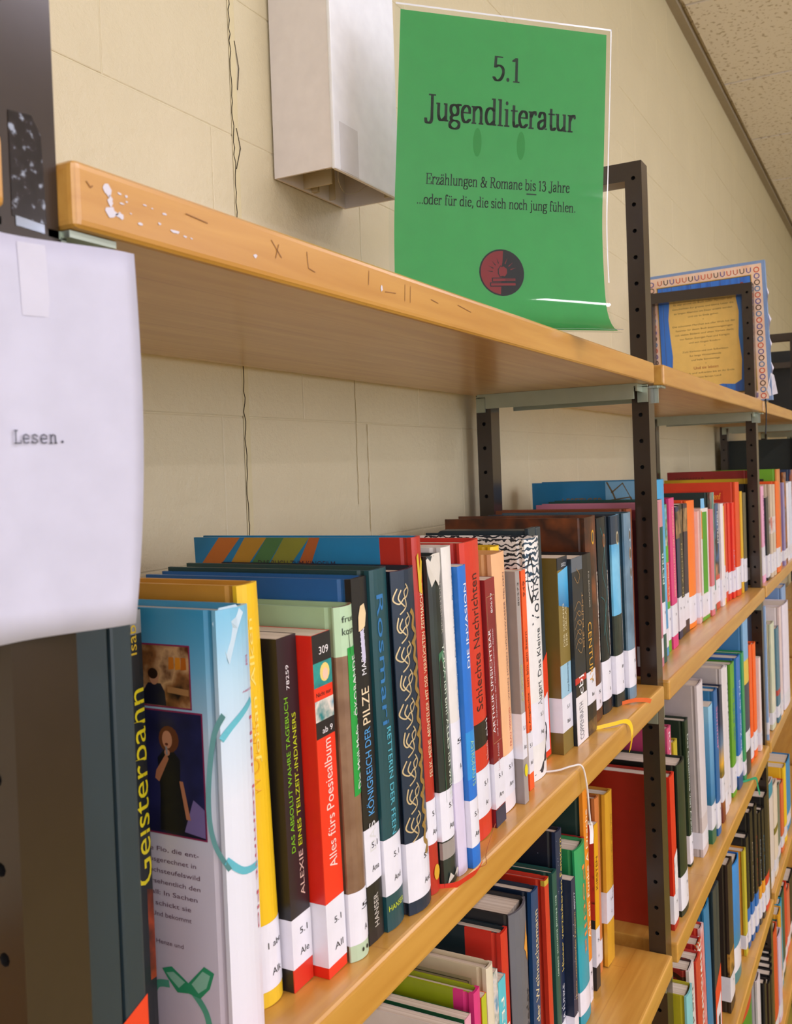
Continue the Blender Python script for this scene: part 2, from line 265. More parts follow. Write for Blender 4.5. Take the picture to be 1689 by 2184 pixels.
G={'slate1':('A',258,20,30,215,0),'geist':('A',322,62,19,206,-1),'flo':('A',346,20,24,206,-1),'yellow':('A',381,28.6,16.5,214,-9),'indianer':('A',399.4,24.6,17.4,184,-4.7),'poesie':('A',418.1,15.4,18,183,-5.2),'oko':('A',437.5,10,18.5,195,-5),'pilze':('A',457,12.8,17,208,-5.9),'feen':('A',475.5,10,20,211,-7),'navy':('A',498.5,5,29,208,-9),'felix':('A',528.6,8,12.3,226,-10.4),'yoda':('A',541.6,4,18.5,213,-10),'prinz':('A',560.7,3.6,14.3,217,-10.3),'invasion':('A',575.6,0.5,13,203,-9),'schlechte':('A',613,14,33,215,-9),'arthur':('A',648,13.7,18.5,185,-8),'peach':('A',675,18,26,201,-8),'grey':('A',702.5,12,8.5,185,-5),'yellowback':('A',712,34,18,203,-5),'orange':('A',733,19,10,182,-5),'vorik':('A',754,21.5,34,206,-3),'slate2':('A',800,36,32,212,-8),'orcas':('A',836,24,29,181.5,-2),'coppen':('A',866.5,20,33,178,-3),'century':('A',904,20,28,178,-5),'brown1':('A',944,27,38,212,-6),'vine':('A',986,27,34,209,-5),'cloud':('A',1022,22,32,209,-5),'gblue':('A',1056,17,30,210,-4),'maroon':('A',1088,22,14,193,-3),'brown2':('A',1104,28,24,212,0),'a_dgreen':('A',1259,26.4,28,215.8,-3.6),'a_green2':('A',1337,36.7,22,205.7,-5),'a_mag':('A',1361,34.9,34,213.2,-5),'a_blk1':('A',1440,42.8,22,197.6,-5),'a_blk2':('A',1463,43.5,26,200.1,-5),'a_blk3':('A',1490,44,30,199.1,5),'a_orange':('A',1522,43.6,62,201.5,3.6),'a_wp':('A',1586,40.3,14,182.6,1.7),'a_green3':('A',1601,38.6,64,184.6,5),'a_pink':('A',1667,35.1,28,181,4.5),'a_black':('A',1738,40.3,40,187.2,2.1),'a_white':('A',1780,36.9,30,185.1,2.4),'a_red1':('A',1832,38.2,22,183.7,0.2),'a_red2':('A',1856,37,28,182.4,5),'a_red3':('A',1886,33.6,26,181.9,5),'a_bigor':('A',1914,29.6,50,219.8,4.2),'a_yel':('A',1966,28.7,26,200.4,2.4),'a_olive':('A',1994,27.5,36,196.4,5),'e_pink':('A',2128,10.7,42,204.7,-2.5),'e_blk':('A',2180,7.6,40,178.9,-5),'e_bei':('A',2225,5,38,205.4,5),'e_bei2':('A',2266,4.1,42,204.1,5),'e_or':('A',2315,2.6,70,208.8,5),'a_dred':('A',1180,24,24,195,-3),'a_dred2':('A',1206,24,20,205,-3),'a_pinkb':('A',1229,24,26,213,-3),'a_lblue':('A',1290,33.1,44,241.5,-3),'a_teal':('A',1697,39.4,38,208.2,3.5),'a_yelthin':('A',1812,38.1,16,179.7,0.8),'e_dark':('A',2091.6,30.1,8,212,0),'e_yellow':('A',2100.2,30,8,223,0),'e_red':('A',2109,32,16,240,0),'e_brick':('A',2400,8.7,70,236.5,0),'e_purple':('A',2478,5.6,36,202,0),'e_ornate':('A',2518,7,60,226.4,0),'e_white':('A',2584,9.2,60,197.8,0),'e_white2':('A',2650,9.2,70,199.5,0),'e_navy':('A',2730,10.6,60,229.8,0),'b0':('B',620.4,38,10.3,182.4,-3),'b1':('B',639.3,40,10.4,179.8,-3),'b2':('B',657,40,11.6,190.6,-3),'b3':('B',675.4,42,9,177.6,-3),'b4':('B',694.2,44,13.4,191.5,-5),'b5':('B',708.2,46.5,10.5,179.1,-3),'b6':('B',719.3,46.4,15.6,166.7,-2.9),'b7':('B',735.5,49,15.2,199,-3),'b8':('B',752,44,39.7,207.6,-3),'b9':('B',793.9,46,17.9,206.5,5),'b10':('B',842.5,48,11.5,201.3,-3),'b11':('B',869.8,50,12.9,196.8,-3),'b12':('B',886.6,54,18.3,226.9,5),'b13':('B',905.6,46,13,173.7,3.7),'b14':('B',951.7,52,35.3,188.5,-5),'b15':('B',987.6,57.2,8.1,186.6,-3),'b17':('B',996.2,58.6,15.8,235.8,-0.4),'b18':('B',1025.6,59,14.4,184.1,8),'b19':('B',1060,66,17,203,4),'b20':('B',1079.8,61,29,200,8),'f_red':('B',1200,9.7,26,194.9,-5),'f_black':('B',1240,7,44,197.9,-5),'f_dgreen':('B',1400,28.3,22,215.7,-12),'f_white':('B',1440,17.8,44,258.4,-12),'f_lake':('B',1496,13.8,34,213.1,-5),'f_blue':('B',1532,11.7,30,228.6,-5),'f_sun':('B',1590,13.8,26,221,-5),'f_white1':('B',1630,16.1,36,243.5,-5),'f_white2':('B',1668,18.6,34,235.6,-5),'f_green':('B',1716,17.5,42,230.7,5),'f_blue2':('B',1760,14,46,233.9,3.6),'f_emer':('B',1808,11.8,26,234.9,2.1),'f_big':('B',1840,12.2,60,289.2,5),'f_or':('B',1925,15.3,36,226.9,5),'f_or2':('B',1963,13.7,40,222.1,5),'f_wthin':('B',2010,10.2,26,186,5),'g_blk':('B',2110,8.8,40,238.6,-4.1),'g_cream':('B',2170,4.7,60,228.3,5),'g_slate':('B',2240,1.2,50,209.4,-2.5),'g_wred':('B',2300,2,40,246,5),'g_wbig':('B',2350,-1.4,120,242,5),'f_pink':('B',1300,34,24,227.2,-3),'f_yel':('B',1330,32.4,24,200.7,-3),'f_wr':('B',1564,19,20,190.2,-3),'g_lb':('B',2500,15.7,90,266.3,-3),'g_bluelow':('B',2096,5,12,280,-3),'c_lime':('C',1180,-8.6,34,250,-5),'c_wlean':('C',1250,1.6,30,250,-14),'c_rlean':('C',1300,2.9,30,237.4,-14),'c_stripe':('C',1345,9.3,26,237.9,-14),'c_rw':('C',1385,12.2,22,241.8,-14),'c_blue':('C',1430,14.8,40,250,-14),'c_slate':('C',1500,20,50,239.9,4.7),'c_brown':('C',1600,12.6,44,241.5,5),'c_blue2':('C',1690,17.1,70,204.7,2),'c_yel':('C',1800,17,26,190.5,1.4),'c_k1':('C',1830,15.7,30,206,-2.2),'c_k2':('C',1862,13.1,34,241.7,0.4),'c_k3':('C',1898,10.4,32,239.9,5),'c_k4':('C',1932,8.3,28,215.1,5),'c_k5':('C',1962,5.7,28,211.9,5),'c_k6':('C',1994,4.6,50,226.9,5),'h_cream':('C',2100,8.4,60,220.3,3.3),'h_cream2':('C',2165,7.6,60,196.4,5),'h_grey':('C',2235,10.7,60,166.6,5),'h_orange':('C',2305,9.1,50,155.6,5),'h_yel':('C',2370,9.7,50,174.5,4.1),'h_blue':('C',2430,12,110,162.4,3.4),'d_rg':('D',1700,8.9,110,278.5,0),'d_white':('D',1830,4.1,40,260,0),'d_k1':('D',1880,-2,24,232,0),'d_red':('D',1906,2,24,201.8,0),'d_k2':('D',1932,-1.8,26,206,0),'d_k3':('D',1960,-2.9,26,209,0),'d_k4':('D',1988,0.4,24,209.6,0),'d_k5':('D',2014,4.3,24,209.5,0),'d_k6':('D',2039,7.1,18,212.4,0),'i_or':('D',2100,8.5,70,222.1,0),'i_wp':('D',2172,7.2,50,186.6,0),'i_green':('D',2230,19.5,30,185.1,0),'i_yel':('D',2262,16.9,50,193.8,0),'i_cyan':('D',2314,19.5,40,195.8,0),'i_dgreen':('D',2356,20.9,60,197.7,0),'i_red':('D',2430,24,60,180,0),'i_red2':('D',2495,24.2,60,147.4,0),'i_blk':('D',2560,25.2,90,150.3,0)}
# ---------------------------------------------------------------- room
box_v = []
def slab(name, *a, m=None, parent=None): return struct(box(name, *a, m, parent)) if not parent else box(name, *a, m, parent)
Wy, CZ, FZ = 247, 1052, -1750
wall = slab('wall_back', -2600, Wy+.7, FZ, 5600, Wy+120, CZ+60, m=M_WALL)
M_PLAIN = wall_mat('plain_plaster', '#c9c084')
slab('wall_right', 5600, -4300, FZ, 5720, Wy+120, CZ+60, m=M_WALL)
slab('wall_left', -2720, -4300, FZ, -2600, Wy+120, CZ+60, m=M_PLAIN)
slab('wall_front', -2600, -4420, FZ, 5600, -4300, CZ+60, m=M_PLAIN)
slab('floor', -2600, -4300, FZ-60, 5600, Wy+120, FZ, m=mat('#a8943c', .5))
ceil = slab('ceiling', -2600, -4300, CZ+14, 5600, Wy+120, CZ+60, m=M_CEIL)
# painted blocks, half bond, 245 x 121.5 mm, each with a soft arris
def brick_mesh(L, H):
    bm = bmesh.new(); V, F = [], []; B(0, 0, 0, L, 4, H, V, F); vs = [bm.verts.new([c*S for c in v]) for v in V]
    for f in F: bm.faces.new([vs[i] for i in f])
    ed = [e for e in bm.edges if all(abs(v.co.y) < 1e-6 for v in e.verts)]
    bmesh.ops.bevel(bm, geom=ed, offset=1.1*S, segments=2, profile=.5, affect='EDGES')
    me = bpy.data.meshes.new('brick'); bm.to_mesh(me); bm.free(); me.materials.append(M_WALL); return me
BM = brick_mesh(244.2, 120.8); SV, SF = [], []
def brick(x, z, L=244.2, H=120.8, me=None):
    o = bpy.data.objects.new('brick', me or BM); COL.objects.link(o); o.parent = wall; o.location = (x*S, (Wy+random.uniform(-.25, .25))*S, z*S)
for k in range(-9, 10):
    z = -196 + 10 + 121.5*k; off = 885 if k % 2 == 0 else 763
    for j in range(-13, 20):
        x = off + 245*j
        if x+243.4 > 5590: continue
        if -1 <= k <= 9 and 330 < x+243 and x < 2950: brick(x, z) if z+120 < CZ else None
        elif z+120 < CZ: B(x, Wy, z, x+243.4, Wy+3, z+120, SV, SF)
rest = link('brickwork', SV, SF, M_WALL, wall); rest['kind'] = 'stuff'
# hairline crack and stained mortar line running down the wall
M_CRACK = mat('#2c2210', .9)
pts = []; z = 1000
while z > -360:
    pts.append((670+random.uniform(-1.6, 1.6), z)); z -= random.uniform(4, 9)
V2, F2 = strokes2d([pts, [(674, 186), (679, 170), (672, 150)], [(676, 262), (681, 240), (678, 220)]], 1.0)
link('crack', [(x, Wy-.55, z) for x, z in V2], F2, M_CRACK, wall)
M_SEAM = mat('#d4c89e', .6)
link('old_mortar_seam', [(x, Wy-.35, z) for x, z in ((668, -370), (677, -370), (677, 1000), (668, 1000))], [(0, 1, 2, 3)], M_SEAM, wall)
V2, F2 = strokes2d([[(883+random.uniform(-.8, .8), zz) for zz in range(-180, -60, 6)], [(860+random.uniform(-.8, .8), zz) for zz in range(-150, 20, 6)]], .7)
link('crack', [(x, Wy-.5, z) for x, z in V2], F2, mat('#a08a50', .9), wall)
# ceiling tiles in their grid
V, F = [], []; B(0, 0, 0, 588, 588, 14, V, F); tv, tf = V, F; tm = None
SV, SF = [], []
for i in range(-10, 5):
    for j in range(0, 8):
        x = 3156+600*i; y = -375-600*j
        x1 = min(x+588, 5590); y0 = max(y, -4290)
        if x < -2600 or y+588 < -4290: continue
        if j < 3 and i > -4 and x1 == x+588:
            if tm is None: o = link('ceiling_tile', tv, tf, M_CEIL, ceil); tm = o.data
            else: o = bpy.data.objects.new('ceiling_tile', tm); COL.objects.link(o); o.parent = ceil
            o.location = (x*S, y*S, CZ*S)
        else: B(x, y0, CZ, x1, y+588, CZ+14, SV, SF)
o = link('tile_field', SV, SF, M_CEIL, ceil); o['kind'] = 'stuff'
struct(box('trim_1', -2600, Wy-22, CZ-9, 5600, Wy+4, CZ+16, mat('#a39682', .6)))
# unseen window added as fill, in the left wall behind the camera
wn2 = thing('fill_window', (-2600, -1900, 100), 'unseen window added as fill light in the left-hand wall behind the viewer', 'window'); wn2['kind'] = 'structure'
for y in (-1330, -20, 1290): box('window_and_fill_frame', 0, y, -780, 60, y+40, 780, mat('#d8d4cc', .4), wn2)
for z in (-780, 740): box('window_and_fill_frame', 0, -1290, z, 60, 1290, z+40, mat('#d8d4cc', .4), wn2)
for y in (-1290, 20): box('pane', 12, y, -740, 18, y+1270, 740, emis('daylight_and_fill_pane', (.80, .86, 1, 1), 1.2), wn2)
# window in the opposite wall: frame, mullions and bright panes
wn = thing('window_1', (1350, -4300, 200), 'wide window with pale daylight in the wall opposite the shelves', 'window'); wn['kind'] = 'structure'
M_FRAME = mat('#d8d4cc', .4); M_SKY = emis('daylight_and_fill_pane', (.78, .86, 1, 1), 1.6)
for x in (-1830, -915, 0, 915, 1830): box('window_and_fill_frame', x-35, 0, -880, x+35, 60, 880, M_FRAME, wn)
for z in (-880, 850): box('window_and_fill_frame', -1830, 0, z, 1830, 60, z+40, M_FRAME, wn)
for x in (-1830, -915, 0, 915): box('pane', x+35, 12, -850, x+880, 18, 850, M_SKY, wn)
for i, (x, y) in enumerate(TUBES):
    t = thing('ceiling_light', (x*1000, y*1000, CZ), f'long white fluorescent ceiling light, {["first", "second", "third", "fourth", "fifth", "sixth", "seventh"][i]} one, out of view', 'lamp', 'fluorescent ceiling lights')
    box('housing', -640, -95, -32, 640, 95, 0, M_FRAME, t); box('diffuser', -610, -30, -40, 610, 30, -32.2, emis('tube_glow', (1, .94, .88, 1), 5), t)

# ---------------------------------------------------------------- shelving
X1, P, Z_ = 248.8, 920, {'T': 0, 'A': -383.5, 'B': -707.3, 'C': -1024.5, 'D': -1344}
WH = {-1: 'left-hand bay', 0: 'nearest full bay', 1: 'middle bay', 2: 'third bay', 3: 'fourth bay', 4: 'fifth bay'}
RN = {'T': 'top', 'A': 'second', 'B': 'third', 'C': 'fourth', 'D': 'fifth'}
M_CHIP = mat('#d6d2dc', .6)
def hook(parent, x, y, s):
    V, F = [], []; B(x-1.2, y-6, -46, x+1.2, y+6, -27, V, F); B(x-1.2, y-6, -28, x+7*s, y+6, -25.2, V, F) if s > 0 else B(x+7*s, y-6, -28, x+1.2, y+6, -25.2, V, F)
    return link('hook', V, F, M_ZINC, parent)
SH = {}
for b in range(-1, 5):
    for k, z in Z_.items():
        x = X1 + b*P; dy = -5 if (k == 'T' and b in (1, 2)) else 0
        o = box('shelf_board', 0, 0, -24.7, 891 if b > -1 else 891, 228, 0, M_WOOD, None, (x, dy, z), 3.2, 3)
        tag(o, f'light wooden {RN[k]} shelf board of the {WH[b]}', 'shelf'); SH[(b, k)] = o
        for xe, s in ((889-28, -1), (0, 1)):
            if b in (-1, 4) and s > 0 and b == -1: continue
            V, F = [], []
            x0 = xe+1 if s < 0 else xe+1
            B(x0, 14, -28.2, x0+27, 216, -24.9, V, F); B(x0 if s < 0 else x0+25, 18, -43, x0+2 if s < 0 else x0+27, 205, -28.2, V, F)
            B(x0, 14, -34, x0+27, 16, -28.2, V, F); B(x0+8, 108, -33, x0+20, 116, -28.2, V, F)
            br = link('bracket', V, F, M_ZINC, o)
            for yy in (14, 222):
                hook(br, x0+(26 if s < 0 else 1), yy, -s)
            tube('screw', [(x0+13, 60, -30), (x0+13, 60, -28)], 3.4, M_ZINC, br); tube('screw', [(x0+13, 175, -30), (x0+13, 175, -28)], 3.4, M_ZINC, br)
for b in range(0, 5): box('clip', 1, 4, -27.6, 24, 14, -25, M_ZINC, SH[(b, 'T')])
# flaked paint, tape residue and scratches on the nearest top board's front edge
def blob(cx, cz, w, h, n=9, seed=0):
    rr = random.Random(seed); return [(cx+w/2*math.cos(2*math.pi*i/n)*rr.uniform(.55, 1.1), cz+h/2*math.sin(2*math.pi*i/n)*rr.uniform(.5, 1.1)) for i in range(n)]
T0 = SH[(0, 'T')]; i = 0
for cx, cz, w_, h_ in [(16.2, -7.5, 4.4, 5.8), (17.6, -11.5, 3.2, 4.6), (17.8, -15.6, 7.2, 4.6), (22.5, -16, 4.8, 3), (22.5, -7.7, 2.8, .9), (26, -8, 1.6, 1.2), (23.5, -11.2, 3, .8), (26, -10, 1.7, .8), (36, -9, 2.8, .9), (40, -9.4, 1.6, .7), (47, -10, 3.2, 1.1), (28, -14, 1.4, .6), (44, -14.5, 2.2, 1.1), (53, -15.8, 7, 1.7), (59, -16.6, 3, 1), (63, -16.6, 1.6, .8), (33, -16.8, 3.6, 1.2), (107, -15.8, 3.4, 2), (226, -12.5, 3, 4.4)]:
    p = blob(cx, cz, w_, h_, 10, i); i += 1
    link('paint_chip', [(x, -.25, z) for x, z in p], [tuple(range(len(p)))], M_CHIP, T0)
M_DINT = mat('#8a5a28', .6)
for L in ([(120, -6), (128, -13)], [(126, -7), (123, -14)], [(212, -5), (211, -13)], [(255, -6), (254, -16)], [(262, -6), (261, -16)], [(150, -6), (151, -14), (157, -15)], [(290, -10), (300, -11)], [(6, -7), (8, -9), (9, -8)], [(230, -14), (243, -13)], [(330, -8), (352, -10)], [(60, -7), (74, -8)]):
    V2, F2 = strokes2d([L], .5); link('scratch', [(x, -.25, z) for x, z in V2], F2, M_DINT, T0)
def post(name, parent, x, y, z0, z1, hz):
    """30 x 20 mm upright whose side faces carry a row of real holes"""
    V, F, FM = [], [], []
    w_, d = 28.5, 20
    def q(*p): n = len(V); V.extend(p); F.append(tuple(range(n, n+len(p)))); 
    q((x, y, z0), (x+w_, y, z0), (x+w_, y, z1), (x, y, z1)); q((x, y+d, z0), (x, y+d, z1), (x+w_, y+d, z1), (x+w_, y+d, z0))
    q((x, y, z1), (x+w_, y, z1), (x+w_, y+d, z1), (x, y+d, z1)); q((x, y, z0), (x, y+d, z0), (x+w_, y+d, z0), (x+w_, y, z0)); FM += [0]*4
    zs = sorted(z for z in hz if z0+8 < z < z1-8)
    for X in (x, x+w_):
        inn = 1 if X == x else -1
        cuts = [z0]+[zz for z in zs for zz in (z-5, z+5)]+[z1]
        for a, b_ in zip(cuts[::2], cuts[1::2]): q((X, y, a), (X, y+d, a), (X, y+d, b_), (X, y, b_)); FM.append(0)
        for z in zs:
            n = len(V); sq = [(-d/2, -5), (0, -5), (d/2, -5), (d/2, 0), (d/2, 5), (0, 5), (-d/2, 5), (-d/2, 0)]
            ci = [(2.6*math.cos(a), 2.6*math.sin(a)) for a in [math.radians(t) for t in (225, 270, 315, 0, 45, 90, 135, 180)]]
            V.extend([(X, y+d/2+a, z+c) for a, c in sq]); V.extend([(X, y+d/2+a, z+c) for a, c in ci]); V.extend([(X+inn*7, y+d/2+a, z+c) for a, c in ci])
            for i in range(8):
                j = (i+1) % 8; F.append((n+i, n+j, n+8+j, n+8+i)); FM.append(0); F.append((n+8+i, n+8+j, n+16+j, n+16+i)); FM.append(1)
            F.append(tuple(range(n+16, n+24))); FM.append(1)
    return link(name, V, F, [M_POST, M_HOLE], parent, fm=FM)
HZ = [33-31.2*k for k in range(-7, 46)]
for b in range(0, 6):
    x = X1+b*P-28.8
    fr = thing('steel_rack', (x, 0, FZ), f'dark brown steel rack with holes at the {"left" if b == 0 else "right"} end of the {WH[max(b-1, 0)]}', 'rack')
    top = 240; o_ = -FZ
    post('upright', fr, 0.15, 8, 0, top+o_, [z+o_ for z in HZ]); post('upright', fr, 0.15, 210, 0, top+o_, [z+o_ for z in HZ])
    box('top_bar', .15, 28, top-22+o_, 28.65, 210, top+o_, M_POST, fr); box('foot_bar', .15, 28, 20, 28.65, 210, 42, M_POST, fr)

    if b == 0:  # dark patch with pale flecks, pale metallic strip along its foot
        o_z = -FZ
        link('flecked_patch', [(8.2, 7.75, o_z-24), (23, 7.75, o_z-24), (22, 7.75, o_z+7), (18, 7.75, o_z+13), (8.2, 7.75, o_z+12)], [(0, 1, 2, 3, 4)], printed(['#100c0e', '#171214', '#1c1618', '#2a2428', '#9aa4b4'], 260, 3, rough=.15), fr)
        link('patch_edge', [(9.6, 7.7, o_z-27), (22, 7.7, o_z-27.5), (22, 7.7, o_z-24.4), (9.6, 7.7, o_z-23.6)], [(0, 1, 2, 3)], mat('#a9b4c4', .15, .8), fr)

# ---------------------------------------------------------------- cable duct
M_DUCT = mat('#e6e2e0', .5); M_DUCTIN = mat('#cbbf9e', .5)
d = thing('cable_duct', (727, 245, 155), 'white plastic cable duct on the wall with its lower end cut open', 'cable duct')
V, F = [], []; H = 890
B(0, -62, 0, 2.4, 0, H, V, F); B(2.4, -2.4, 0, 124, 0, H, V, F); B(121.6, -62, 0, 124, -2.4, H, V, F)
B(2.4, -62, 0, 9, -60, H, V, F); B(115, -62, 0, 121.6, -60, H, V, F)
link('back_tray', V, F, M_DUCT, d)
box('lid', -1.2, -66, -2, 120.5, -62.2, H, mat('#eef2f8', .5), d, bev=1.4)
V, F = [], []; B(5, -60, 1, 6.4, -52, H, V, F); B(114, -60, 1, 115.4, -52, H, V, F); B(10, -58.5, 1, 17, -57.3, H, V, F); B(106, -58.5, 1, 113, -57.3, H, V, F)
link('lid_clip', V, F, M_DUCTIN, d)
box('divider', 44, -34, 1, 45.6, -2.4, H, M_DUCTIN, d)
for xx in (58, 61, 90): box('rib', xx, -9, 1, xx+1.2, -2.4, H, M_DUCTIN, d)
for xx, rr_ in ((30, 4), (72, 3.2)): tube('cable', [(xx, -14, 30), (xx+2, -13, 300), (xx, -13, H)], rr_, mat('#c9c2b4', .5), d)
tube('loose_wire', smooth_pts([(18, -58, 8), (30, -50, -3), (52, -44, -8), (70, -46, -3), (84, -50, 6), (96, -56, 8)]), .25, mat('#b9b19c', .5), d, n=5)
box('trace_of_glue', 8, -66.3, -1, 40, -66.05, 42, mat('#dcdee2', .6), d)

# ---------------------------------------------------------------- green sign in its acrylic stand
Pb = Vector((880, -9, 0)); dd = Vector((.7265, -.687, 0)); nn = Vector((-.687, -.7265, 0))
prof = [(38, 1.6), (31, 4.6), (24, 10.5), (18, 19), (13.5, 30), (10, 45), (7, 62), (3.5, 85), (1.2, 106), (.2, 126), (0, 150), (-1, 190), (-2, 230), (-3, 262), (-4, 291.5)]
prof = smooth_pts(prof, 3)
arc = [0]
for a, b_ in zip(prof, prof[1:]): arc.append(arc[-1]+math.hypot(a[0]-b_[0], a[1]-b_[1]))
SL = arc[-1]
def sheet(u, t, off=0):
    """u mm from the right edge (0..210), t mm along the sheet from its foot"""
    t = max(0, min(SL, t)); i = 0
    while i < len(arc)-2 and arc[i+1] < t: i += 1
    f = (t-arc[i])/(arc[i+1]-arc[i]); a, b_ = prof[i], prof[i+1]
    n = a[0]+(b_[0]-a[0])*f; z = a[1]+(b_[1]-a[1])*f
    tx, tz = b_[0]-a[0], b_[1]-a[1]; L = math.hypot(tx, tz); on, oz = tz/L, -tx/L
    p = Pb+dd*(-u+23*z/291.5)+nn*(n+on*off); return (p.x, p.y, z+oz*off)
def sheet_mesh(name, u0, u1, t0, t1, off, m, parent, nu=6, thick=0):
    V, F = [], []; nt_ = 40
    for i in range(nt_+1):
        for j in range(nu+1): V.append(sheet(u0+(u1-u0)*j/nu, t0+(t1-t0)*i/nt_, off))
    for i in range(nt_):
        for j in range(nu): a = i*(nu+1)+j; F.append((a, a+nu+1, a+nu+2, a+1))
    o = link(name, V, F, m, parent, smooth=True)
    if thick: s_ = o.modifiers.new('s', 'SOLIDIFY'); s_.thickness = thick*S
    return o
sg = thing('sign_stand', (0, 0, 0), 'green paper notice in a clear acrylic stand on the top shelf', 'sign')
M_GREEN = mat('#4ab260', .55, name='green_paper')
sheet_mesh('paper', 2, 207, 2, SL-5, 0, M_GREEN, sg)
sheet_mesh('acrylic_front', -2, 212, 0, SL, 1.2, M_ACRYL, sg); sheet_mesh('acrylic_back', -2, 212, 0, SL, -1.4, M_ACRYL, sg)
V, F = [], []
for i in range(13):
    for off in (-1.6, 1.8): V.append(sheet(-2, SL*i/12 if 0 else SL, off))
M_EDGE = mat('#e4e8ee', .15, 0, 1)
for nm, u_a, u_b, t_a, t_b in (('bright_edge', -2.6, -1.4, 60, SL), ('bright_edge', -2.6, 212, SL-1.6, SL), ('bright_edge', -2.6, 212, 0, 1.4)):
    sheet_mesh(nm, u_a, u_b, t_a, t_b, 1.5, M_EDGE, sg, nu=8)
def print_sheet(name, data, m, x0, base, size, fit=None, parent=sg, off=.12):
    """x0: left position in mm from the left edge, base: mm below the top"""
    V, F, w_ = data; k = size/.7; kx = fit/w_ if fit else k
    return link(name, [sheet(212-(x0+x*kx), SL-5-(base)+y*k, off) for x, y in V], F, m, parent)
M_SIGNINK = mat('#22382f', .6)
print_sheet('lettering', serif2d('5.1', .1, .04), M_SIGNINK, 94, 54, 22, 29)
print_sheet('lettering', serif2d('Jugendliteratur', .115, .045), M_SIGNINK, 30, 95, 22, 150)
print_sheet('lettering', serif2d('Erz\u00e4hlungen & Romane bis 13 Jahre', .1, .045), M_SIGNINK, 33, 152, 9.2, 142)
print_sheet('lettering', serif2d('...oder f\u00fcr die, die sich noch jung f\u00fchlen.', .1, .045), M_SIGNINK, 25, 170, 8.6, 157)
link('underline', [sheet(212-x, SL-5-y, .12) for x, y in ((131, 155), (141, 155), (141, 156.2), (131, 156.2))], [(0, 1, 2, 3)], M_SIGNINK, sg)
lc = (106, 230)
def disc2(cx, cy, r, a0=0, a1=360, n=32): return [(cx+r*math.cos(math.radians(a0+(a1-a0)*i/n)), cy+r*math.sin(math.radians(a0+(a1-a0)*i/n))) for i in range(n+(a1-a0 < 360))]
def poly_sheet(name, pts, m, off):
    bm = bmesh.new(); bm.faces.new([bm.verts.new((x, y, 0)) for x, y in pts]); lo, hi = min(p[1] for p in pts), max(p[1] for p in pts)
    y = lo+2
    while y < hi: bmesh.ops.bisect_plane(bm, geom=bm.verts[:]+bm.edges[:]+bm.faces[:], plane_co=(0, y, 0), plane_no=(0, 1, 0)); y += 2
    bm.verts.index_update(); V = [sheet(212-v.co.x, SL-5-v.co.y, off) for v in bm.verts]; F = [tuple(v.index for v in f.verts) for f in bm.faces]; bm.free()
    return link(name, V, F, m, sg)
M_RED = mat('#96343a', .6); M_DK = mat('#1a2026', .5)
poly_sheet('logo_disc', disc2(*lc, 22), M_DK, .12)
poly_sheet('logo_half', disc2(lc[0], lc[1], 20.5, 95, 275), M_RED, .16)
def logo(pts, m=M_RED, off=.2): poly_sheet('logo_shape', [(lc[0]+x, lc[1]+y) for x, y in pts], m, off)
logo([(-4, -3), (-1, -7), (0, -6), (2, -7), (6, -4), (6, 1), (3, 4.5), (1, 4), (-2, 4.5), (-4, 1)], M_DK); logo([(-3, -3), (-1, -6), (0, -5), (1.6, -6), (5, -3.6), (5, .6), (2.6, 3.6), (1, 3), (-1.6, 3.6), (-3, .8)], off=.24)
logo([(0, -6), (.8, -10), (2, -10), (1.2, -6)], M_DK, .26)
for i, (x, y) in enumerate(((-10, 5), (-12, 9.5))): logo([(x, y), (14, y-1), (14, y+3.2), (x, y+4)], M_DK, .2+i*.04); logo([(x+1, y+.8), (13, y), (13, y+2.2), (x+1, y+3.1)], M_RED, .22+i*.04)
for i in range(5): logo([(3, 5+.7*i), (12.4, 4.6+.7*i), (12.4, 4.8+.7*i), (3, 5.3+.7*i)], M_DK, .3)
for a in (185, 205, 228, 250, 292, 318, 340):
    c_, s_ = math.cos(math.radians(a)), math.sin(math.radians(a)); logo([(9*c_-.5*s_, 9*s_+.5*c_), (15*c_-.2*s_, 15*s_), (9*c_+.5*s_, 9*s_-.5*c_)], M_DK if a < 270 else M_RED, .25)
for x in (81, 124): poly_sheet('damp_stain', [(x+4.2*a, 112+13*c) for a, c in disc2(0, 0, 1, n=20)], mat('#2f9c45', .5), .1)

# ---------------------------------------------------------------- white card taped to the left upright
def cy(x): t = max(0, min(1, (x-222)/50)); return 7.2-12.4*t*t*(3-2*t)
V, F = [], []; NX, NZ = 16, 14
for i in range(NX+1):
    for j in range(NZ+1):
        x = 176+96*i/NX; z = -31-138*j/NZ; bow = .9*math.sin(math.pi*j/NZ)*max(0, (x-222)/50)
        V.append((x-(7*(j/NZ)**3 if i == NX else 7*(j/NZ)**3*(i/NX)**3)+ (0), cy(x)-bow*2, z))
for i in range(NX):
    for j in range(NZ): a = i*(NZ+1)+j; F.append((a, a+NZ+1, a+NZ+2, a+1))
card = link('card_sign', V, F, mat('#c6c6d8', .6, name='white_card'), smooth=True); s_ = card.modifiers.new('s', 'SOLIDIFY'); s_.thickness = .0004
tag(card, 'white card reading Lesen. hung on the left upright', 'sign')
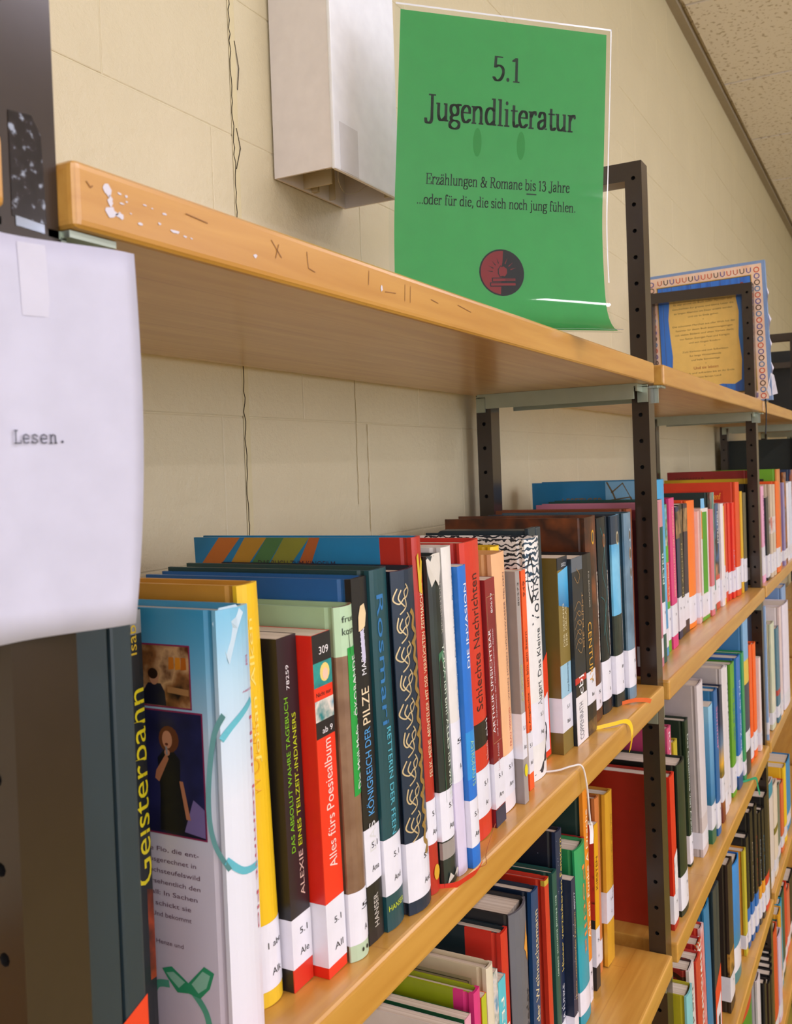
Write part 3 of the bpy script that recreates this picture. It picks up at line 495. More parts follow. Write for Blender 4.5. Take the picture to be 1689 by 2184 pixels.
# typewriter slab lettering
TW = {'L': [[(0, 0), (.5, 0), (.5, .16)], [(.12, 0), (.12, .68)], [(0, .68), (.28, .68)]],
      'e': [[(.06, .24), (.46, .24), (.44, .4), (.26, .48), (.1, .42), (.04, .22), (.12, .04), (.28, 0), (.46, .06)]],
      's': [[(.42, .44), (.42, .34)], [(.42, .4), (.26, .48), (.1, .42), (.12, .28), (.38, .2), (.44, .08), (.26, 0), (.08, .08), (.06, .14)], [(.06, .14), (.06, 0)]],
      'n': [[(.02, .46), (.12, .46), (.12, 0)], [(.0, 0), (.22, 0)], [(.12, .36), (.26, .48), (.4, .42), (.42, 0)], [(.32, 0), (.52, 0)]], '.': [[(.18, .05), (.32, .05)], [(.18, .1), (.32, .1)]]}
L = []
for i, ch in enumerate('Lesen.'): L += [[(223.2+(.62*i+x)*5.15, -101.9+z*6.3) for x, z in pl] for pl in TW[ch]]
V2, F2 = strokes2d(L, .5)
link('lettering', [(x, cy(x)-1.6, z) for x, z in V2], F2, mat('#4a4b58', .6), card)
link('tape', [(x, cy(x)-.75, z) for x, z in ((228, -33), (238, -33), (239, -58), (229, -58))], [(0, 1, 2, 3)], mat('#cac9d8', .45), card)
# ---------------------------------------------------------------- books
RZ = Z_
DEP = 148
def cover_outline(th, R_, dep, groove):
    L = [(0, dep, 'L'), (0, 9.5 if groove else R_+.6, 'H')]
    if groove: L += [(1.0, 7.6, 'H'), (.9, 6.4, 'H'), (0, max(4.6, R_+.6), 'S')]
    n = 6 if R_ > .6 else 2
    sp = [(th*i/n, R_*(abs(2*i/n-1)**2.2), 'S') for i in range(n+1)]
    L[-1] = (L[-1][0], L[-1][1], 'S')
    L += sp
    if groove: L += [(th, max(4.6, R_+.6), 'H'), (th-.9, 6.4, 'H'), (th-1.0, 7.6, 'H')]
    L += [(th, 9.5 if groove else R_+.6, 'R'), (th, dep, 'R')]
    return L
def spine_y(x, th, R_): return R_*(abs(2*max(0, min(th, x))/th-1)**2.2)
def wrap_ribbon(name, th, R_, z0, z1, m, parent, reach=17, off=.14, left=True):
    pts = [(-off, reach), (-off, R_+1)]+[(-off if i == 0 else th+off if i == 8 else th*i/8, spine_y(th*i/8, th, R_)-off) for i in range(9)]+[(th+off, R_+1), (th+off, reach)]
    V, F = [], []
    for x, y in pts: V += [(x, y, z0), (x, y, z1)]
    for i in range(len(pts)-1): F.append((2*i, 2*i+2, 2*i+3, 2*i+1))
    return link(name, V, F, m, parent)
def spine_text(name, s, col, th, R_, z, ln, xc, hgt, dr, parent, off=.2):
    """dr: 'u' reads upward from z, 'd' reads downward from z, 'h' level and centred on z"""
    v, f, w_ = text2d(s); m = col if not isinstance(col, str) else mat(col, .45)
    if dr == 'h':
        k = ln/w_; kz = hgt
        V = [(xc-ln/2+x*k, z+y*kz) for x, y in v]
    elif dr == 'u': V = [(xc+hgt/2-y*hgt, z+x*ln/w_) for x, y in v]
    else: V = [(xc-hgt/2+y*hgt, z-x*ln/w_) for x, y in v]
    return link(name, [(x, spine_y(x, th, R_)-off, zz) for x, zz in V], f, m, parent)
def face_poly(name, pts, m, parent, off=.16): return link(name, [(-off, y, z) for y, z in pts], [tuple(range(len(pts)))], m, parent)
def face_text(s, col, y0, z, ln, hgt, parent, off=.2):
    v, f, w_ = text2d(s); return link('cover_text', [(-off, y0-x*ln/w_, z+y*hgt) for x, y in v], f, mat(col, .45), parent)
PREV = {}
def mk(key, k='p', f='#888888', s=None, d='', tg=None, t=(), r=None, dep=None, bands=(), fb=(), cloth=0, sz=12, sh=25, pg=None, inset=None, extra=None, sm=None):
    row, X, Y, th, h, dx = G[key]; bay = 0 if X < 1145 else 1 if X < 2062 else 2
    if dep is None: dep = {'h': 150, 'p': 125}[k]
    dep = min(dep, 236-Y)
    lab = d; root = thing('book', (X, Y, RZ[row]+.15), lab, 'book', None)
    an = math.atan2(dx, h)
    if an > 0:                                            # leans to the right: stands on its right edge
        root.location.z += th*math.sin(an)*S
    root.rotation_euler = (0, an, 0)
    t_ = 2.2 if k == 'h' else .5
    R_ = r if r is not None else (2.2 if k == 'h' else .25)
    R_ *= .8 if X < 560 else .6
    groove = k == 'h'; ins = inset if inset is not None else (3 if k == 'h' else .2)
    def M_(c): return book(c) if isinstance(c, str) else c
    fm_, sm_ = M_(f), M_(s if s is not None else f); mats = [fm_, sm_]; 
    def mi(m):
        m = M_(m)
        if m not in mats: mats.append(m)
        return mats.index(m)
    out = cover_outline(th, R_, dep, groove)
    if cloth: out = [out[0], (0, cloth, 'C')]+out[1:]; out[0] = (0, dep, 'L')
    zs = sorted(set([0, h]+[z for b_ in bands for z in b_[:2] if 0 < z < h]+[z for b_ in fb for z in b_[:2] if 0 < z < h]))
    V, F, FM = [], [], []
    npt = len(out)
    inner = []
    for x, y, _ in out:
        inner.append((min(max(x, t_), th-t_), max(y, t_+spine_y(x, th, R_)) if y < dep else y))
    for z in zs:
        V += [(x, y, z) for x, y, _ in out]+[(x, y, z) for x, y in inner]
    st = 2*npt
    for li in range(len(zs)-1):
        zc = (zs[li]+zs[li+1])/2
        bm_ = next((mi(b_[2]) for b_ in bands if b_[0] <= zc < b_[1]), 1); fb_ = next((mi(b_[2]) for b_ in fb if b_[0] <= zc < b_[1]), 0)
        for i in range(npt-1):
            tg_ = out[i][2]; a = li*st+i
            if i > 0 and out[i-1][2] == 'C' and False: pass
            is_sp = tg_ in 'SC' or (cloth and tg_ == 'H')
            F.append((a, a+1, a+1+st, a+st)); FM.append(bm_ if is_sp else fb_)
            c = a+npt; F.append((c, c+st, c+1+st, c+1)); FM.append(0)
        for a, c in ((li*st, li*st+npt), (li*st+npt-1, li*st+2*npt-1)): F.append((a, a+st, c+st, c)); FM.append(0)
    tp = (len(zs)-1)*st
    for i in range(npt-1):
        F.append((tp+i, tp+i+1, tp+npt+i+1, tp+npt+i)); FM.append(1 if out[i][2] in 'SC' else 0); F.append((i, npt+i, npt+i+1, i+1)); FM.append(0)
    link('cover', V, F, mats, root, fm=FM)
    g_ = .25 if k == 'h' else .05
    V, F = [], []; B(t_+g_, t_+R_+(2.2 if k == 'h' else .1), ins, th-t_-g_, dep-(3 if k == 'h' else .3), h-ins, V, F)
    link('page_block', V, F, M_(pg) if pg else M_PAGE, root)
    if tg:
        lb = wrap_ribbon('spine_sticker', th, R_, sz, sz+sh, M_STICK, root)
        if len(tg) > 0 and tg[0]:
            w1 = min(th*.62, 8.6)
            spine_text('sticker_text', tg[0], M_INK, th, R_, sz+sh*.62, w1*(len(tg[0])/3 if len(tg[0]) > 3 else 1)*.8, th*.60, 3.4, 'h', lb, .3)
            if len(tg) > 1: spine_text('sticker_text', tg[1], M_INK, th, R_, sz+sh*.2, w1*len(tg[1])/3.2, th*.60, 3.6, 'h', lb, .3)
    for q in t:
        s_, col, z, ln, xf, hf, dr = q
        if callable(s_): continue
        spine_text('title_lettering', s_, col, th, R_, z*h, ln*h if dr != 'h' else ln*th, xf*th, hf*th, dr, root)
    if extra: extra(root, th, R_, h, dep)
    return root
def squig(lines, w_, col, name='ornament', off=.22):
    def f(root, th, R_, h, dep):
        V2, F2 = strokes2d([smooth_pts([(x*th, z*h) for x, z in P_], 5) for P_ in lines], w_)
        link(name, [(x, spine_y(x, th, R_)-off, z) for x, z in V2], F2, mat(col, .35, .4), root)
    return f
def emblem(root, th, R_, h, col='#d8a93a', z=.9, xf=.5, r_=6):
    pts = disc2(0, 0, 1, n=20); cx, cz = th*xf, h*z
    link('emblem', [(cx+a*r_*.8, spine_y(cx+a*r_*.8, th, R_)-.22, cz+c*r_*1.25) for a, c in pts], [tuple(range(len(pts)))], mat(col, .4), root)
    link('emblem_core', [(cx+a*r_*.55, spine_y(cx+a*r_*.55, th, R_)-.3, cz+c*r_*.85) for a, c in pts], [tuple(range(len(pts)))], mat('#54483a', .4), root)
def wstrip(root, th, R_, h, txt='', z0=.15, z1=.6, col='#e6ddcc', ink='#7a3030'):
    V = [(th*.78, spine_y(th*.78, th, R_)-.2, z0*h), (th*.97, spine_y(th*.97, th, R_)-.2, z0*h), (th*.97, spine_y(th*.97, th, R_)-.2, z1*h), (th*.78, spine_y(th*.78, th, R_)-.2, z1*h)]
    link('title_strip', V, [(0, 1, 2, 3)], mat(col, .5), root)
    if txt: spine_text('title_lettering', txt, ink, th, R_, z1*h-2, (z1-z0)*h*.9, th*.88, th*.11, 'd', root, .32)
def ribbon(name, root, pts, w_, col, wv=(0, 0, 1)):
    """flat ribbon through world points (mm), stored as a part of its book"""
    P_ = [Vector(p) for p in smooth_pts(pts, 5)]; V, F = [], []
    W = Vector(wv)
    for p in P_: V += [tuple(p-W*w_/2), tuple(p+W*w_/2)]
    for i in range(len(P_)-1): F.append((2*i, 2*i+2, 2*i+3, 2*i+1))
    o = link(name, V, F, mat(col, .5)); s_ = o.modifiers.new('s', 'SOLIDIFY'); s_.thickness = .0003
    bpy.context.view_layer.update(); o.parent = root; o.matrix_parent_inverse = root.matrix_world.inverted(); return o
def cord(name, root, pts, r_, col):
    o = tube(name, smooth_pts(pts, 5), r_, mat(col, .5), n=6); bpy.context.view_layer.update(); o.parent = root; o.matrix_parent_inverse = root.matrix_world.inverted(); return o
def slate_support(key, d, num='9', tagz=(.05, .4)):
    """slate book support box: hollow body with clipped upper rear corner, front flange, red foot with a numbered tag"""
    row, X, Y, th, h, dx = G[key]; root = thing('book_support', (X, Y, RZ[row]+.1), d, 'book support'); root.rotation_euler = (0, math.atan2(dx, h), 0)
    pr = [(1.2, 0), (120, 0), (120, h-30), (86, h-2), (1.2, h-2)]
    V = [(2, y, z) for y, z in pr]+[(th*.52, y, z) for y, z in pr]; n = len(pr)
    F = [tuple(range(n)), tuple(range(2*n-1, n-1, -1))]+[(i, (i+1) % n+0, (i+1) % n+n, i+n) for i in range(n)]
    link('body', V, [f[::-1] for f in F], M_SLATE, root)
    box('front_flange', 0, -1, 0, th*.55, 3, h, M_SLATE, root, bev=.8); box('side_flange', th*.6, -1, 0, th, 4, h-1, M_SLATE, root, bev=1.6)
    box('back_plate', th*.62, 4, 0, th*.68, 110, h-6, M_SLATE, root)
    V = [(-.2, -1.25, .3), (th+.2, -1.25, .3), (th+.2, -1.25, h*tagz[1]), (-.2, -1.25, h*tagz[1]*.8)]
    link('red_panel', V, [(0, 1, 2, 3)], mat('#e2401f', .4), root)
    link('number_tag', [(th*.12, -1.4, 6), (th*.9, -1.4, 6), (th*.9, -1.4, h*tagz[1]*.62), (th*.12, -1.4, h*tagz[1]*.5)], [(0, 1, 2, 3)], M_STICK, root)
    spine_text('tag_number', num, M_INK, th, 0, 14, th*.3, th*.55, h*.1, 'h', root, 1.6)
    return root
# ================= second shelf, nearest bay
slate_support('slate1', 'dark slate book support with red foot right beside the left upright', '', (.05, .27))
def x_geist(root, th, R_, h, dep):
    link('picture_panel', [(th*.05, -.2+R_*.4, 30), (th*.95, -.2+R_*.4, 30), (th*.95, -.2+R_*.4, 72), (th*.05, -.2+R_*.4, 80)], [(0, 1, 2, 3)], printed(['#1d1512', '#a2401c', '#241a16'], 40, 3), root)
mk('geist', 'h', '#2b3a44', '#20262a', 'dark hardcover with yellow vertical lettering, left of the light blue book', r=1.6, dep=150,
   t=[('Geisterbahn', '#e3d321', .37, .45, .66, .62, 'u'), ('Isabel', '#cfae2c', .9, .1, .6, .3, 'u')], bands=[(195, 206, '#8c8a86')], extra=x_geist)
def x_flo(root, th, R_, h, dep):
    lp = lambda pts, dy=20, dz=-383.5: [(y-dy, z-dz) for y, z in pts]
    M_RIM = mat('#8c2a52', .35)
    def photo(y0, y1, z0, z1, m):
        face_poly('cover_photo', [(y1, z0), (y0, z0), (y0, z1), (y1, z1)], M_RIM, root, .14); return face_poly('photo_print', [(y1-.8, z0+.8), (y0+.8, z0+.8), (y0+.8, z1-.8), (y1-.8, z1-.8)], m, root, .2)
    photo(18.5, 53, 158.5, 189, printed(['#1e120c', '#8a5a30', '#c9a070', '#5a2e14'], 60, 1.3)); photo(12.5, 50, 97, 157.5, printed(['#0c0b12', '#14152c', '#2a2c5e'], 18, 4.2))
    def fig(pts, c, off=.26): face_poly('figure_print', pts, mat(c, .4), root, off)
    el = lambda cy_, cz, a, b_, n=16: [(cy_+a*math.cos(2*math.pi*i/n), cz+b_*math.sin(2*math.pi*i/n)) for i in range(n)]
    # girl at a desk
    fig([(49, 159.5), (34, 159.5), (34.5, 166), (37, 170), (45, 170), (48, 166)], '#1b1c2c'); fig(el(41, 172.8, 2.9, 3.6), '#b98563', .3); fig(el(41.6, 174.6, 3.1, 2.6), '#2c1a12', .33)
    for y_, c in ((30, '#c8751e'), (26, '#d8891f'), (22.5, '#b9641a')): fig([(y_+1.7, 177), (y_-1.7, 177.5), (y_-1.5, 183), (y_+1.4, 183)], c)
    fig([(33, 166), (20, 165), (20, 168), (33, 169)], '#a87a4a')
    # singing girl with a microphone
    fig([(41, 99), (26, 99), (25, 112), (27.5, 124), (27, 134), (31, 138), (37, 138), (41, 134), (40, 118)], '#15161c', .24)
    fig(el(33.5, 143.5, 6.2, 6.4), '#6a3a22', .26); fig(el(34.5, 143.3, 3.1, 4.3), '#c98d6c', .3); fig(el(34.9, 141, 1, .7, 8), '#5a1e1c', .33)
    fig([(43, 124), (40.5, 122.5), (34, 134), (35.5, 136.5), (42, 128)], '#b97a58', .3); fig(el(34.8, 137, 1.7, 1.6), '#c98d6c', .33); fig([(35.4, 136), (34.4, 136), (34.6, 140), (35.8, 140)], '#8b8f96', .36)
    fig([(28, 124), (25.8, 124), (22, 106), (24.6, 106)], '#b97a58', .3); fig([(26, 100), (13.5, 98.5), (13.5, 112), (20, 116)], '#7a6a9c', .23)
    for i, s_ in enumerate(('ne Flo, die ent-', 'ausgerechnet in', 'fuchsteufelswild', 'ersehentlich den', 'Fall: In Sachen', 'o schickt sie', '. Und bekommt')):
        face_text(s_, '#5c2a44', 51, 88.5-i*5.35, len(s_)*2.05, 2.3, root)
    face_text('Henze und', '#5c2a44', 47, 43, 17, 2.2, root)
    GR = '#2f9a6a'
    for side in (1, -1):
        face_poly('butterfly_print', [(28, 27), (28+10*side, 35-side*2), (28+16*side, 33-side*2), (28+13*side, 27), (28+7*side, 21), (28, 22)], mat(GR, .4), root, .22)
        face_poly('butterfly_print', [(28+2*side, 27), (28+9*side, 32.6-side*2), (28+13.5*side, 31.4-side*2), (28+11*side, 27), (28+6*side, 23.4)], mat('#8fc9ae', .4), root, .27)
    for L in ([(52, 12), (48, 22), (40, 24)], [(26, 24), (18, 15), (16, 4), (20, 0)]):
        V2, F2 = strokes2d([smooth_pts(L, 5)], 3.6); link('swirl_print', [(-.18, y, z) for y, z in V2], F2, mat('#55a98c', .4), root)
    V2, F2 = strokes2d([smooth_pts([(0, 158), (6, 148), (10, 128), (11, 110), (8, 96), (0, 86)], 6)], 3); link('swirl_print', [(-.18, y, z) for y, z in V2], F2, mat('#7fc0bf', .4), root)
    for L in ([(th*.95, 160), (th*.3, 152), (0, 146)], [(0, 90), (th*.4, 82), (th*.95, 80)]):
        V2, F2 = strokes2d([smooth_pts(L, 5)], 3.4); link('swirl_print', [(x, spine_y(x, th, R_)-.2, z) for x, z in V2], F2, mat('#5fb7c6', .4), root)
    link('crumpled_film', [(th*.25, spine_y(th*.25, th, R_)-.5, h-26), (th*.5, -.9, h-10), (th*.7, -.6, h-3), (th*.55, .8, h+1.2), (th*.1, R_-.2, h+1), (-.5, 4, h-6), (th*.1, R_-.6, h-12)], [(0, 1, 5), (1, 2, 3), (1, 3, 4), (1, 4, 5), (0, 5, 6)], mat('#b4cbd6', .3, 0, .3), root)
mk('flo', 'h', ramp_z([(0, '#cfc6d4'), (.45, '#d6d0dc'), (.72, '#b9d4e4'), (.88, '#6fb4d6'), (1, '#3f9cc8')]), ramp_z([(0, '#e4dfea'), (.6, '#dfe4ee'), (.85, '#b7d8ea'), (1, '#7cc0df')]),
   'light blue hardcover with photographs of a singing girl and a green butterfly', r=3, dep=150, extra=x_flo,
   t=[('ISABEL', '#c2527c', .86, .09, .82, .22, 'h'), ('ABEDI', '#c2527c', .8, .4, .8, .04, 'h'), ('Hier kommt Flo', '#c05a6c', .74, .5, .9, .12, 'd')])
mk('yellow', 'h', '#c98f2c', '#f0c21a', 'bright yellow hardcover pressed against the light blue book', ('1 abe', 'Alk'), t=[('Johan Alken', '#f5dc70', .58, .34, .35, .2, 'u'), ('WOLKE', '#e8a90c', .5, .18, .2, .4, 'u')], r=2.8, sz=8, sh=34, bands=[(0, 8, '#e8bf2a')], dep=150)
mk('indianer', 'p', '#1b1917', '#241a20', 'black paperback with green and yellow spine lettering and a red foot', ('5.1', 'Ale'), bands=[(0, 12, '#d8301c')], fb=[(0, 12, '#26201e')], sz=12, sh=26, r=0,
   t=[('DAS ABSOLUT WAHRE TAGEBUCH', '#7cc11d', .39, .44, .3, .2, 'u'), ('EINES TEILZEIT-INDIANERS', '#c3d41a', .4, .38, .66, .2, 'u'), ('ALEXIE', '#d9b7a8', .255, .13, .66, .22, 'u'), ('78259', '#e8e4e4', .85, .07, .45, .16, 'u')])
def x_poesie(root, th, R_, h, dep):
    def q(n, z0, z1, m, off=.16, x0=.0, x1=1): link(n, [(th*x0+.05, -off, z0), (th*x1-.05, -off, z0), (th*x1-.05, -off, z1), (th*x0+.05, -off, z1)], [(0, 1, 2, 3)], m, root)
    q('black_panel', 168, 183, mat('#201c20', .4)); q('black_panel', 128, 137, mat('#201c20', .4))
    q('picture_panel', 155, 168, printed(['#1d7f80', '#2a9a90', '#1a6a74'], 60, 2)); link('figure_print', [(th*(.6+.22*a), -.22, 162+4.6*c) for a, c in disc2(0, 0, 1, n=14)], [tuple(range(14+0))], mat('#ecd37a', .4), root) if 0 else None
    pts = disc2(0, 0, 1, n=14)[:14]; link('figure_print', [(th*(.6+.26*a), -.24, 162+5*c) for a, c in pts], [tuple(range(14))], mat('#ecd37a', .4), root); link('figure_print', [(th*(.62+.15*a), -.3, 161+3.2*c) for a, c in pts], [tuple(range(14))], mat('#efc7ac', .4), root)
    q('picture_panel', 137, 148, printed(['#1c8ba6', '#e6d9cc', '#1d7f80'], 70, 5))
    spine_text('title_lettering', 'Nicht nur', '#221a1a', th, R_, 150, th*.8, th*.5, 2.4, 'h', root)
    spine_text('title_lettering', '309', '#efe9e9', th, R_, 172, th*.5, th*.6, 4.2, 'h', root); spine_text('title_lettering', 'ab 9', '#efe9e9', th, R_, 130, th*.55, th*.6, 3.2, 'h', root)
mk('poesie', 'p', '#e02410', '#ee3418', 'bright red paperback with a white script title and small picture squares', ('5.1', 'All'), r=0, sz=6, sh=34, t=[('Alles f\u00fcrs Poesiealbum', '#f4d7cc', .31, .38, .52, .42, 'u')], extra=x_poesie)
def x_oko(root, th, R_, h, dep):
    V = []; 
    for x in (.36, .6, .8, .99):
        for z in (90, 172): V.append((th*x, spine_y(th*x, th, R_)-.2, z))
    link('green_panel', V, [(0, 2, 3, 1), (2, 4, 5, 3), (4, 6, 7, 5)], mat('#1f9f42', .35), root)
    spine_text('title_lettering', 'Die M\u00fcll-Mafia . \u00d6KOBANDE', '#f2f4ee', th, R_, 93, 74, th*.7, th*.3, 'u', root, .4)
    link('triangle_print', [(th*.45, -.2, h-14), (th*.98, R_-.4, h-12), (th*.5, -.2, h-27)], [(0, 1, 2)], mat('#1b1f1c', .4), root)
    for x in (.4, .62): link('eye_print', [(th*x+1*a, spine_y(th*x, th, R_)-.3, 5+1.2*c) for a, c in disc2(0, 0, 1, n=10)[:10]], [tuple(range(10))], mat('#20231f', .4), root)
mk('oko', 'h', '#a7c79a', printed(['#6a4a36', '#8a6a50', '#77553c'], 30, 3.1), 'pale green and brown hardcover with a green title panel', ('5', 'A'), r=4.5, sz=9, sh=29, bands=[(168, 195, '#b6d4ae'), (0, 9, '#b9cfae')], fb=[(0, 168, printed(['#6a4a36', '#8a6a50', '#77553c'], 30, 3.1))],
   t=[('frueh', '#20301f', .955, .8, .6, .2, 'h'), ('kosmo', '#20301f', .92, .8, .6, .22, 'h')], extra=x_oko)
mk('pilze', 'h', '#1d5f9c', '#17171a', 'black hardcover spine with blue and cream lettering and a mushroom on top, blue sides', ('5.1', 'Ama'), r=.6, sz=34, sh=32,
   t=[('DAS', '#dadada', .25, .08, .5, .42, 'u'), ('K\u00d6NIGREICH DER', '#4f9fdc', .35, .24, .5, .4, 'u'), ('PILZE', '#efd9b4', .60, .1, .5, .5, 'u'), ('MARY AMATO', '#e6e6ea', .735, .16, .5, .3, 'u'), ('HANSER', '#c9c2b8', .04, .09, .5, .3, 'u')],
   extra=lambda root, th, R_, h, dep: [link('mushroom_print', [(th*(.5+dx), -.2, h-z) for dx, z in pts], [tuple(range(len(pts)))], mat(c, .4), root) for pts, c in (([(-.22, 30), (-.2, 22), (-.05, 16), (.2, 15), (.3, 21), (.2, 28), (0, 30)], '#e9cfa2'), ([(-.12, 30), (.1, 29), (.16, 46), (.05, 49), (-.08, 46)], '#cfc9e4'))])
mk('feen', 'h', '#22423f', '#15474e', 'dark teal hardcover with blue script and pale blue capitals reading downward', ('5.1', 'And'), r=2, sz=21, sh=33,
   t=[('Rosmari', '#2a74b0', .93, .36, .42, .36, 'd'), ('RETTERIN DER FEEN', '#57b8cc', .56, .3, .55, .26, 'd'), ('HANSER', '#c9d62e', .055, .85, .5, .17, 'h')])
sw = []
for i in range(9):
    z0 = .95-.083*i
    sw += [[(.12, z0), (.02+.06*(i % 2), z0-.03), (.16, z0-.045), (.3, z0-.03), (.34, z0-.055), (.16, z0-.075)], [(.22, z0-.005), (.14, z0-.03), (.3, z0-.055)], [(.36, z0+.01), (.44, z0-.01), (.34, z0-.03), (.3, z0-.012), (.4, z0-.002)]]
def x_navy(root, th, R_, h, dep):
    squig(sw, .85, '#dcc79a', 'gold_ornament')(root, th, R_, h, dep)
    squig([[(.5, .88-.09*i), (.62, .86-.09*i), (.56, .83-.09*i), (.7, .81-.09*i), (.6, .79-.09*i), (.74, .80-.09*i)] for i in range(8)], 3.2, '#b08d4a', 'gold_lettering')(root, th, R_, h, dep)
mk('navy', 'h', '#141e2c', '#14283e', 'thick navy hardcover with a dense gold scroll ornament on the spine', ('5.1', 'And'), r=5.5, sz=8, sh=36, extra=x_navy)
def x_felix(root, th, R_, h, dep):
    for pts, c in (([(176, 190), (140, 226), (158, 226), (176, 208)], '#c4702a'), ([(150, 190), (118, 226), (136, 226), (165, 190)], '#b98a2c'), ([(132, 190), (104, 226), (118, 226), (146, 190)], '#4c7a46'), ([(116, 190), (84, 226), (104, 226), (130, 190)], '#8a8c34'), ([(92, 190), (76, 226), (84, 226), (104, 190)], '#b0602c')):
        face_poly('paint_stroke', [(y-(10 if y > 160 else 8), z) for y, z in pts], mat(c, .4), root, .16)
    face_text('DAS BUCH ZUM KINOFILM.', '#3a2438', 118, 207, 62, 4, root)
    link('rabbit_print', [(th*(.5+x), spine_y(th*.5, th, R_)-.2, h-z) for x, z in ((-.2, 34), (-.22, 26), (-.28, 12), (-.1, 10), (0, 22), (.12, 12), (.26, 16), (.12, 28), (.14, 36))], [tuple(range(9))], mat('#d7b532', .4), root)
    link('publisher_mark', [(th*(.5+.3*a), spine_y(th*.5, th, R_)-.2, 13+5*c) for a, c in disc2(0, 0, 1, n=12)[:12]], [tuple(range(12))], mat('#d7a532', .4), root)
mk('felix', 'h', '#1e7fae', '#b52a1c', 'tall red-spined hardcover with handwritten cream lettering, blue painted side', ('5.1', 'And'), r=2, cloth=24, dep=172, sz=32, sh=28, fb=(), extra=x_felix,
   t=[('FELIX, MEINE ABENTEUER MIT DER VERR\u00dcCKTEN ZEITMASCHINE', '#ead9b0', .33, .54, .5, .34, 'u')])
def x_yoda(root, th, R_, h, dep):
    link('green_strip', [(th*.3, spine_y(th*.3, th, R_)-.2, 54), (th*.97, spine_y(th*.97, th, R_)-.2, 54), (th*.97, spine_y(th*.97, th, R_)-.2, 146), (th*.62, -.2, 152), (th*.3, spine_y(th*.3, th, R_)-.2, 150)], [(0, 1, 2, 3, 4)], printed(['#27583e', '#3f7f58', '#2d6448'], 90, 1), root)
    link('torn_paper', [(-.4, R_, h-2), (th*.3, R_*.4-.6, h+1.2), (th*.7, -.7, h+1), (th*.95, R_*.6, h-2), (th*.7, -.8, h-9), (th*.5, -1, h-20), (th*.3, -.7, h-15), (th*.1, R_-.6, h-22)], [(0, 1, 6, 7), (1, 2, 4, 6), (2, 3, 4), (4, 5, 6)], mat('#d6d0c4', .8), root)
    link('torn_paper', [(th*.1, R_*.5, 1), (th*.9, R_*.5, 1.5), (th*.95, R_*.4-.5, 6), (th*.7, -.9, 9), (th*.45, -.9, 5), (th*.2, -.6, 9)], [(0, 1, 2, 3, 4, 5)], mat('#cfc8ba', .8), root)
mk('yoda', 'h', '#26302b', printed(['#1d2421', '#27332d'], 40, 2), 'worn dark green hardcover with a torn spine head showing white paper', ('5.1', 'Ang'), r=3, sz=30, sh=32, bands=[(18, 29, '#9a928c')], extra=x_yoda,
   t=[('ANGLEBERGER', '#a9a79a', .93, .17, .7, .2, 'd'), ('YODA ich bin! ALLES ich weiss!', '#d6e0cc', .73, .47, .72, .3, 'd')])
mk('prinz', 'h', '#e4ddd2', '#e6e2dc', 'slim white hardcover with a faint blue handwritten title, next to the blue paperback', ('5', 'A'), r=2.6, sz=62, sh=40, bands=[(0, 62, '#d9cfe6')], t=[('Der kleine Prinz', '#5a7ea0', .66, .25, .82, .3, 'u'), ('Saint-Exupery', '#9cc3e4', .5, .15, .8, .3, 'u')])
mk('invasion', 'p', '#1f6fc2', '#1c72d0', 'bright blue paperback with white block capitals at its top', ('5.1', 'Anp'), r=1.6, sz=14, sh=32, bands=[(60, 92, '#2490dc')],
   t=[('DIE INVASION', '#f4f6fa', .66, .28, .62, .36, 'u'), ('ASTRONAUTS', '#9fd0a0', .42, .15, .55, .42, 'd')])
mk('schlechte', 'h', '#c5281a', '#d23420', 'wide red hardcover with uneven dark lettering and a black band low on its spine', ('5.1', 'Ar'), r=4.5, sz=16, sh=34, bands=[(66, 84, '#1b1817')],
   t=[('Schlechte Nachrichten', '#3a1c1a', .43, .46, .48, .34, 'u'), ('cbj', '#f2eeee', .325, .06, .84, .2, 'u'), ('blauh', '#e9b9b0', .25, .06, .8, .2, 'u')])
mk('arthur', 'p', '#7d1c22', printed(['#6c1420', '#8e2026', '#7a1a22'], 12, 2), 'dark red paperback with white lettering in a framed panel, before the peach book', ('5.1', 'Arn'), r=0, sz=14, sh=34, bands=[(0, 13, '#28304a')],
   t=[('ARTHUR UNSICHTBAR', '#e9e2e4', .38, .42, .2, .26, 'u'), ('und das Geheimnis der verschwundenen Geister', '#d8c2c6', .36, .44, .52, .13, 'u'), ('80639', '#e2d6d6', .86, .08, .55, .2, 'u'), ('Louise Arnold', '#c9a8aa', .22, .11, .5, .2, 'u')],
   extra=squig([[(.08, .34), (.08, .93)], [(.08, .93), (.9, .93)], [(.9, .93), (.9, .34)], [(.9, .34), (.08, .34)]], .35, '#c9a878', 'frame_line'))
mk('peach', 'h', '#e0a868', '#eeb888', 'peach coloured hardcover with thin hand-drawn spine capitals', ('5.1', 'Arn'), r=2.2, sz=12, sh=32, bands=[(0, 12, '#ece2e4')], t=[('WENN HOSEN HOCHWASSER MELDEN', '#8a6a62', .42, .5, .76, .15, 'u'), ('FRAU VIGNOD', '#c0483a', .24, .15, .74, .16, 'u')])
mk('grey', 'p', '#8e8480', '#a39a96', 'slim taupe grey paperback between the peach and the orange books', ('5.1', 'Art'), r=0, sz=36, sh=36, t=[('80273', '#5a5452', .85, .1, .5, .4, 'u'), ('ZUR COMPUTER', '#d8d060', .44, .16, .5, .4, 'u')],
   extra=lambda root, th, R_, h, dep: link('smiley_sticker', [(th*(.55+.4*a), -.35, 26+5*c) for a, c in disc2(0, 0, 1, n=14)[:14]], [tuple(range(14))], mat('#e8d820', .4), root))
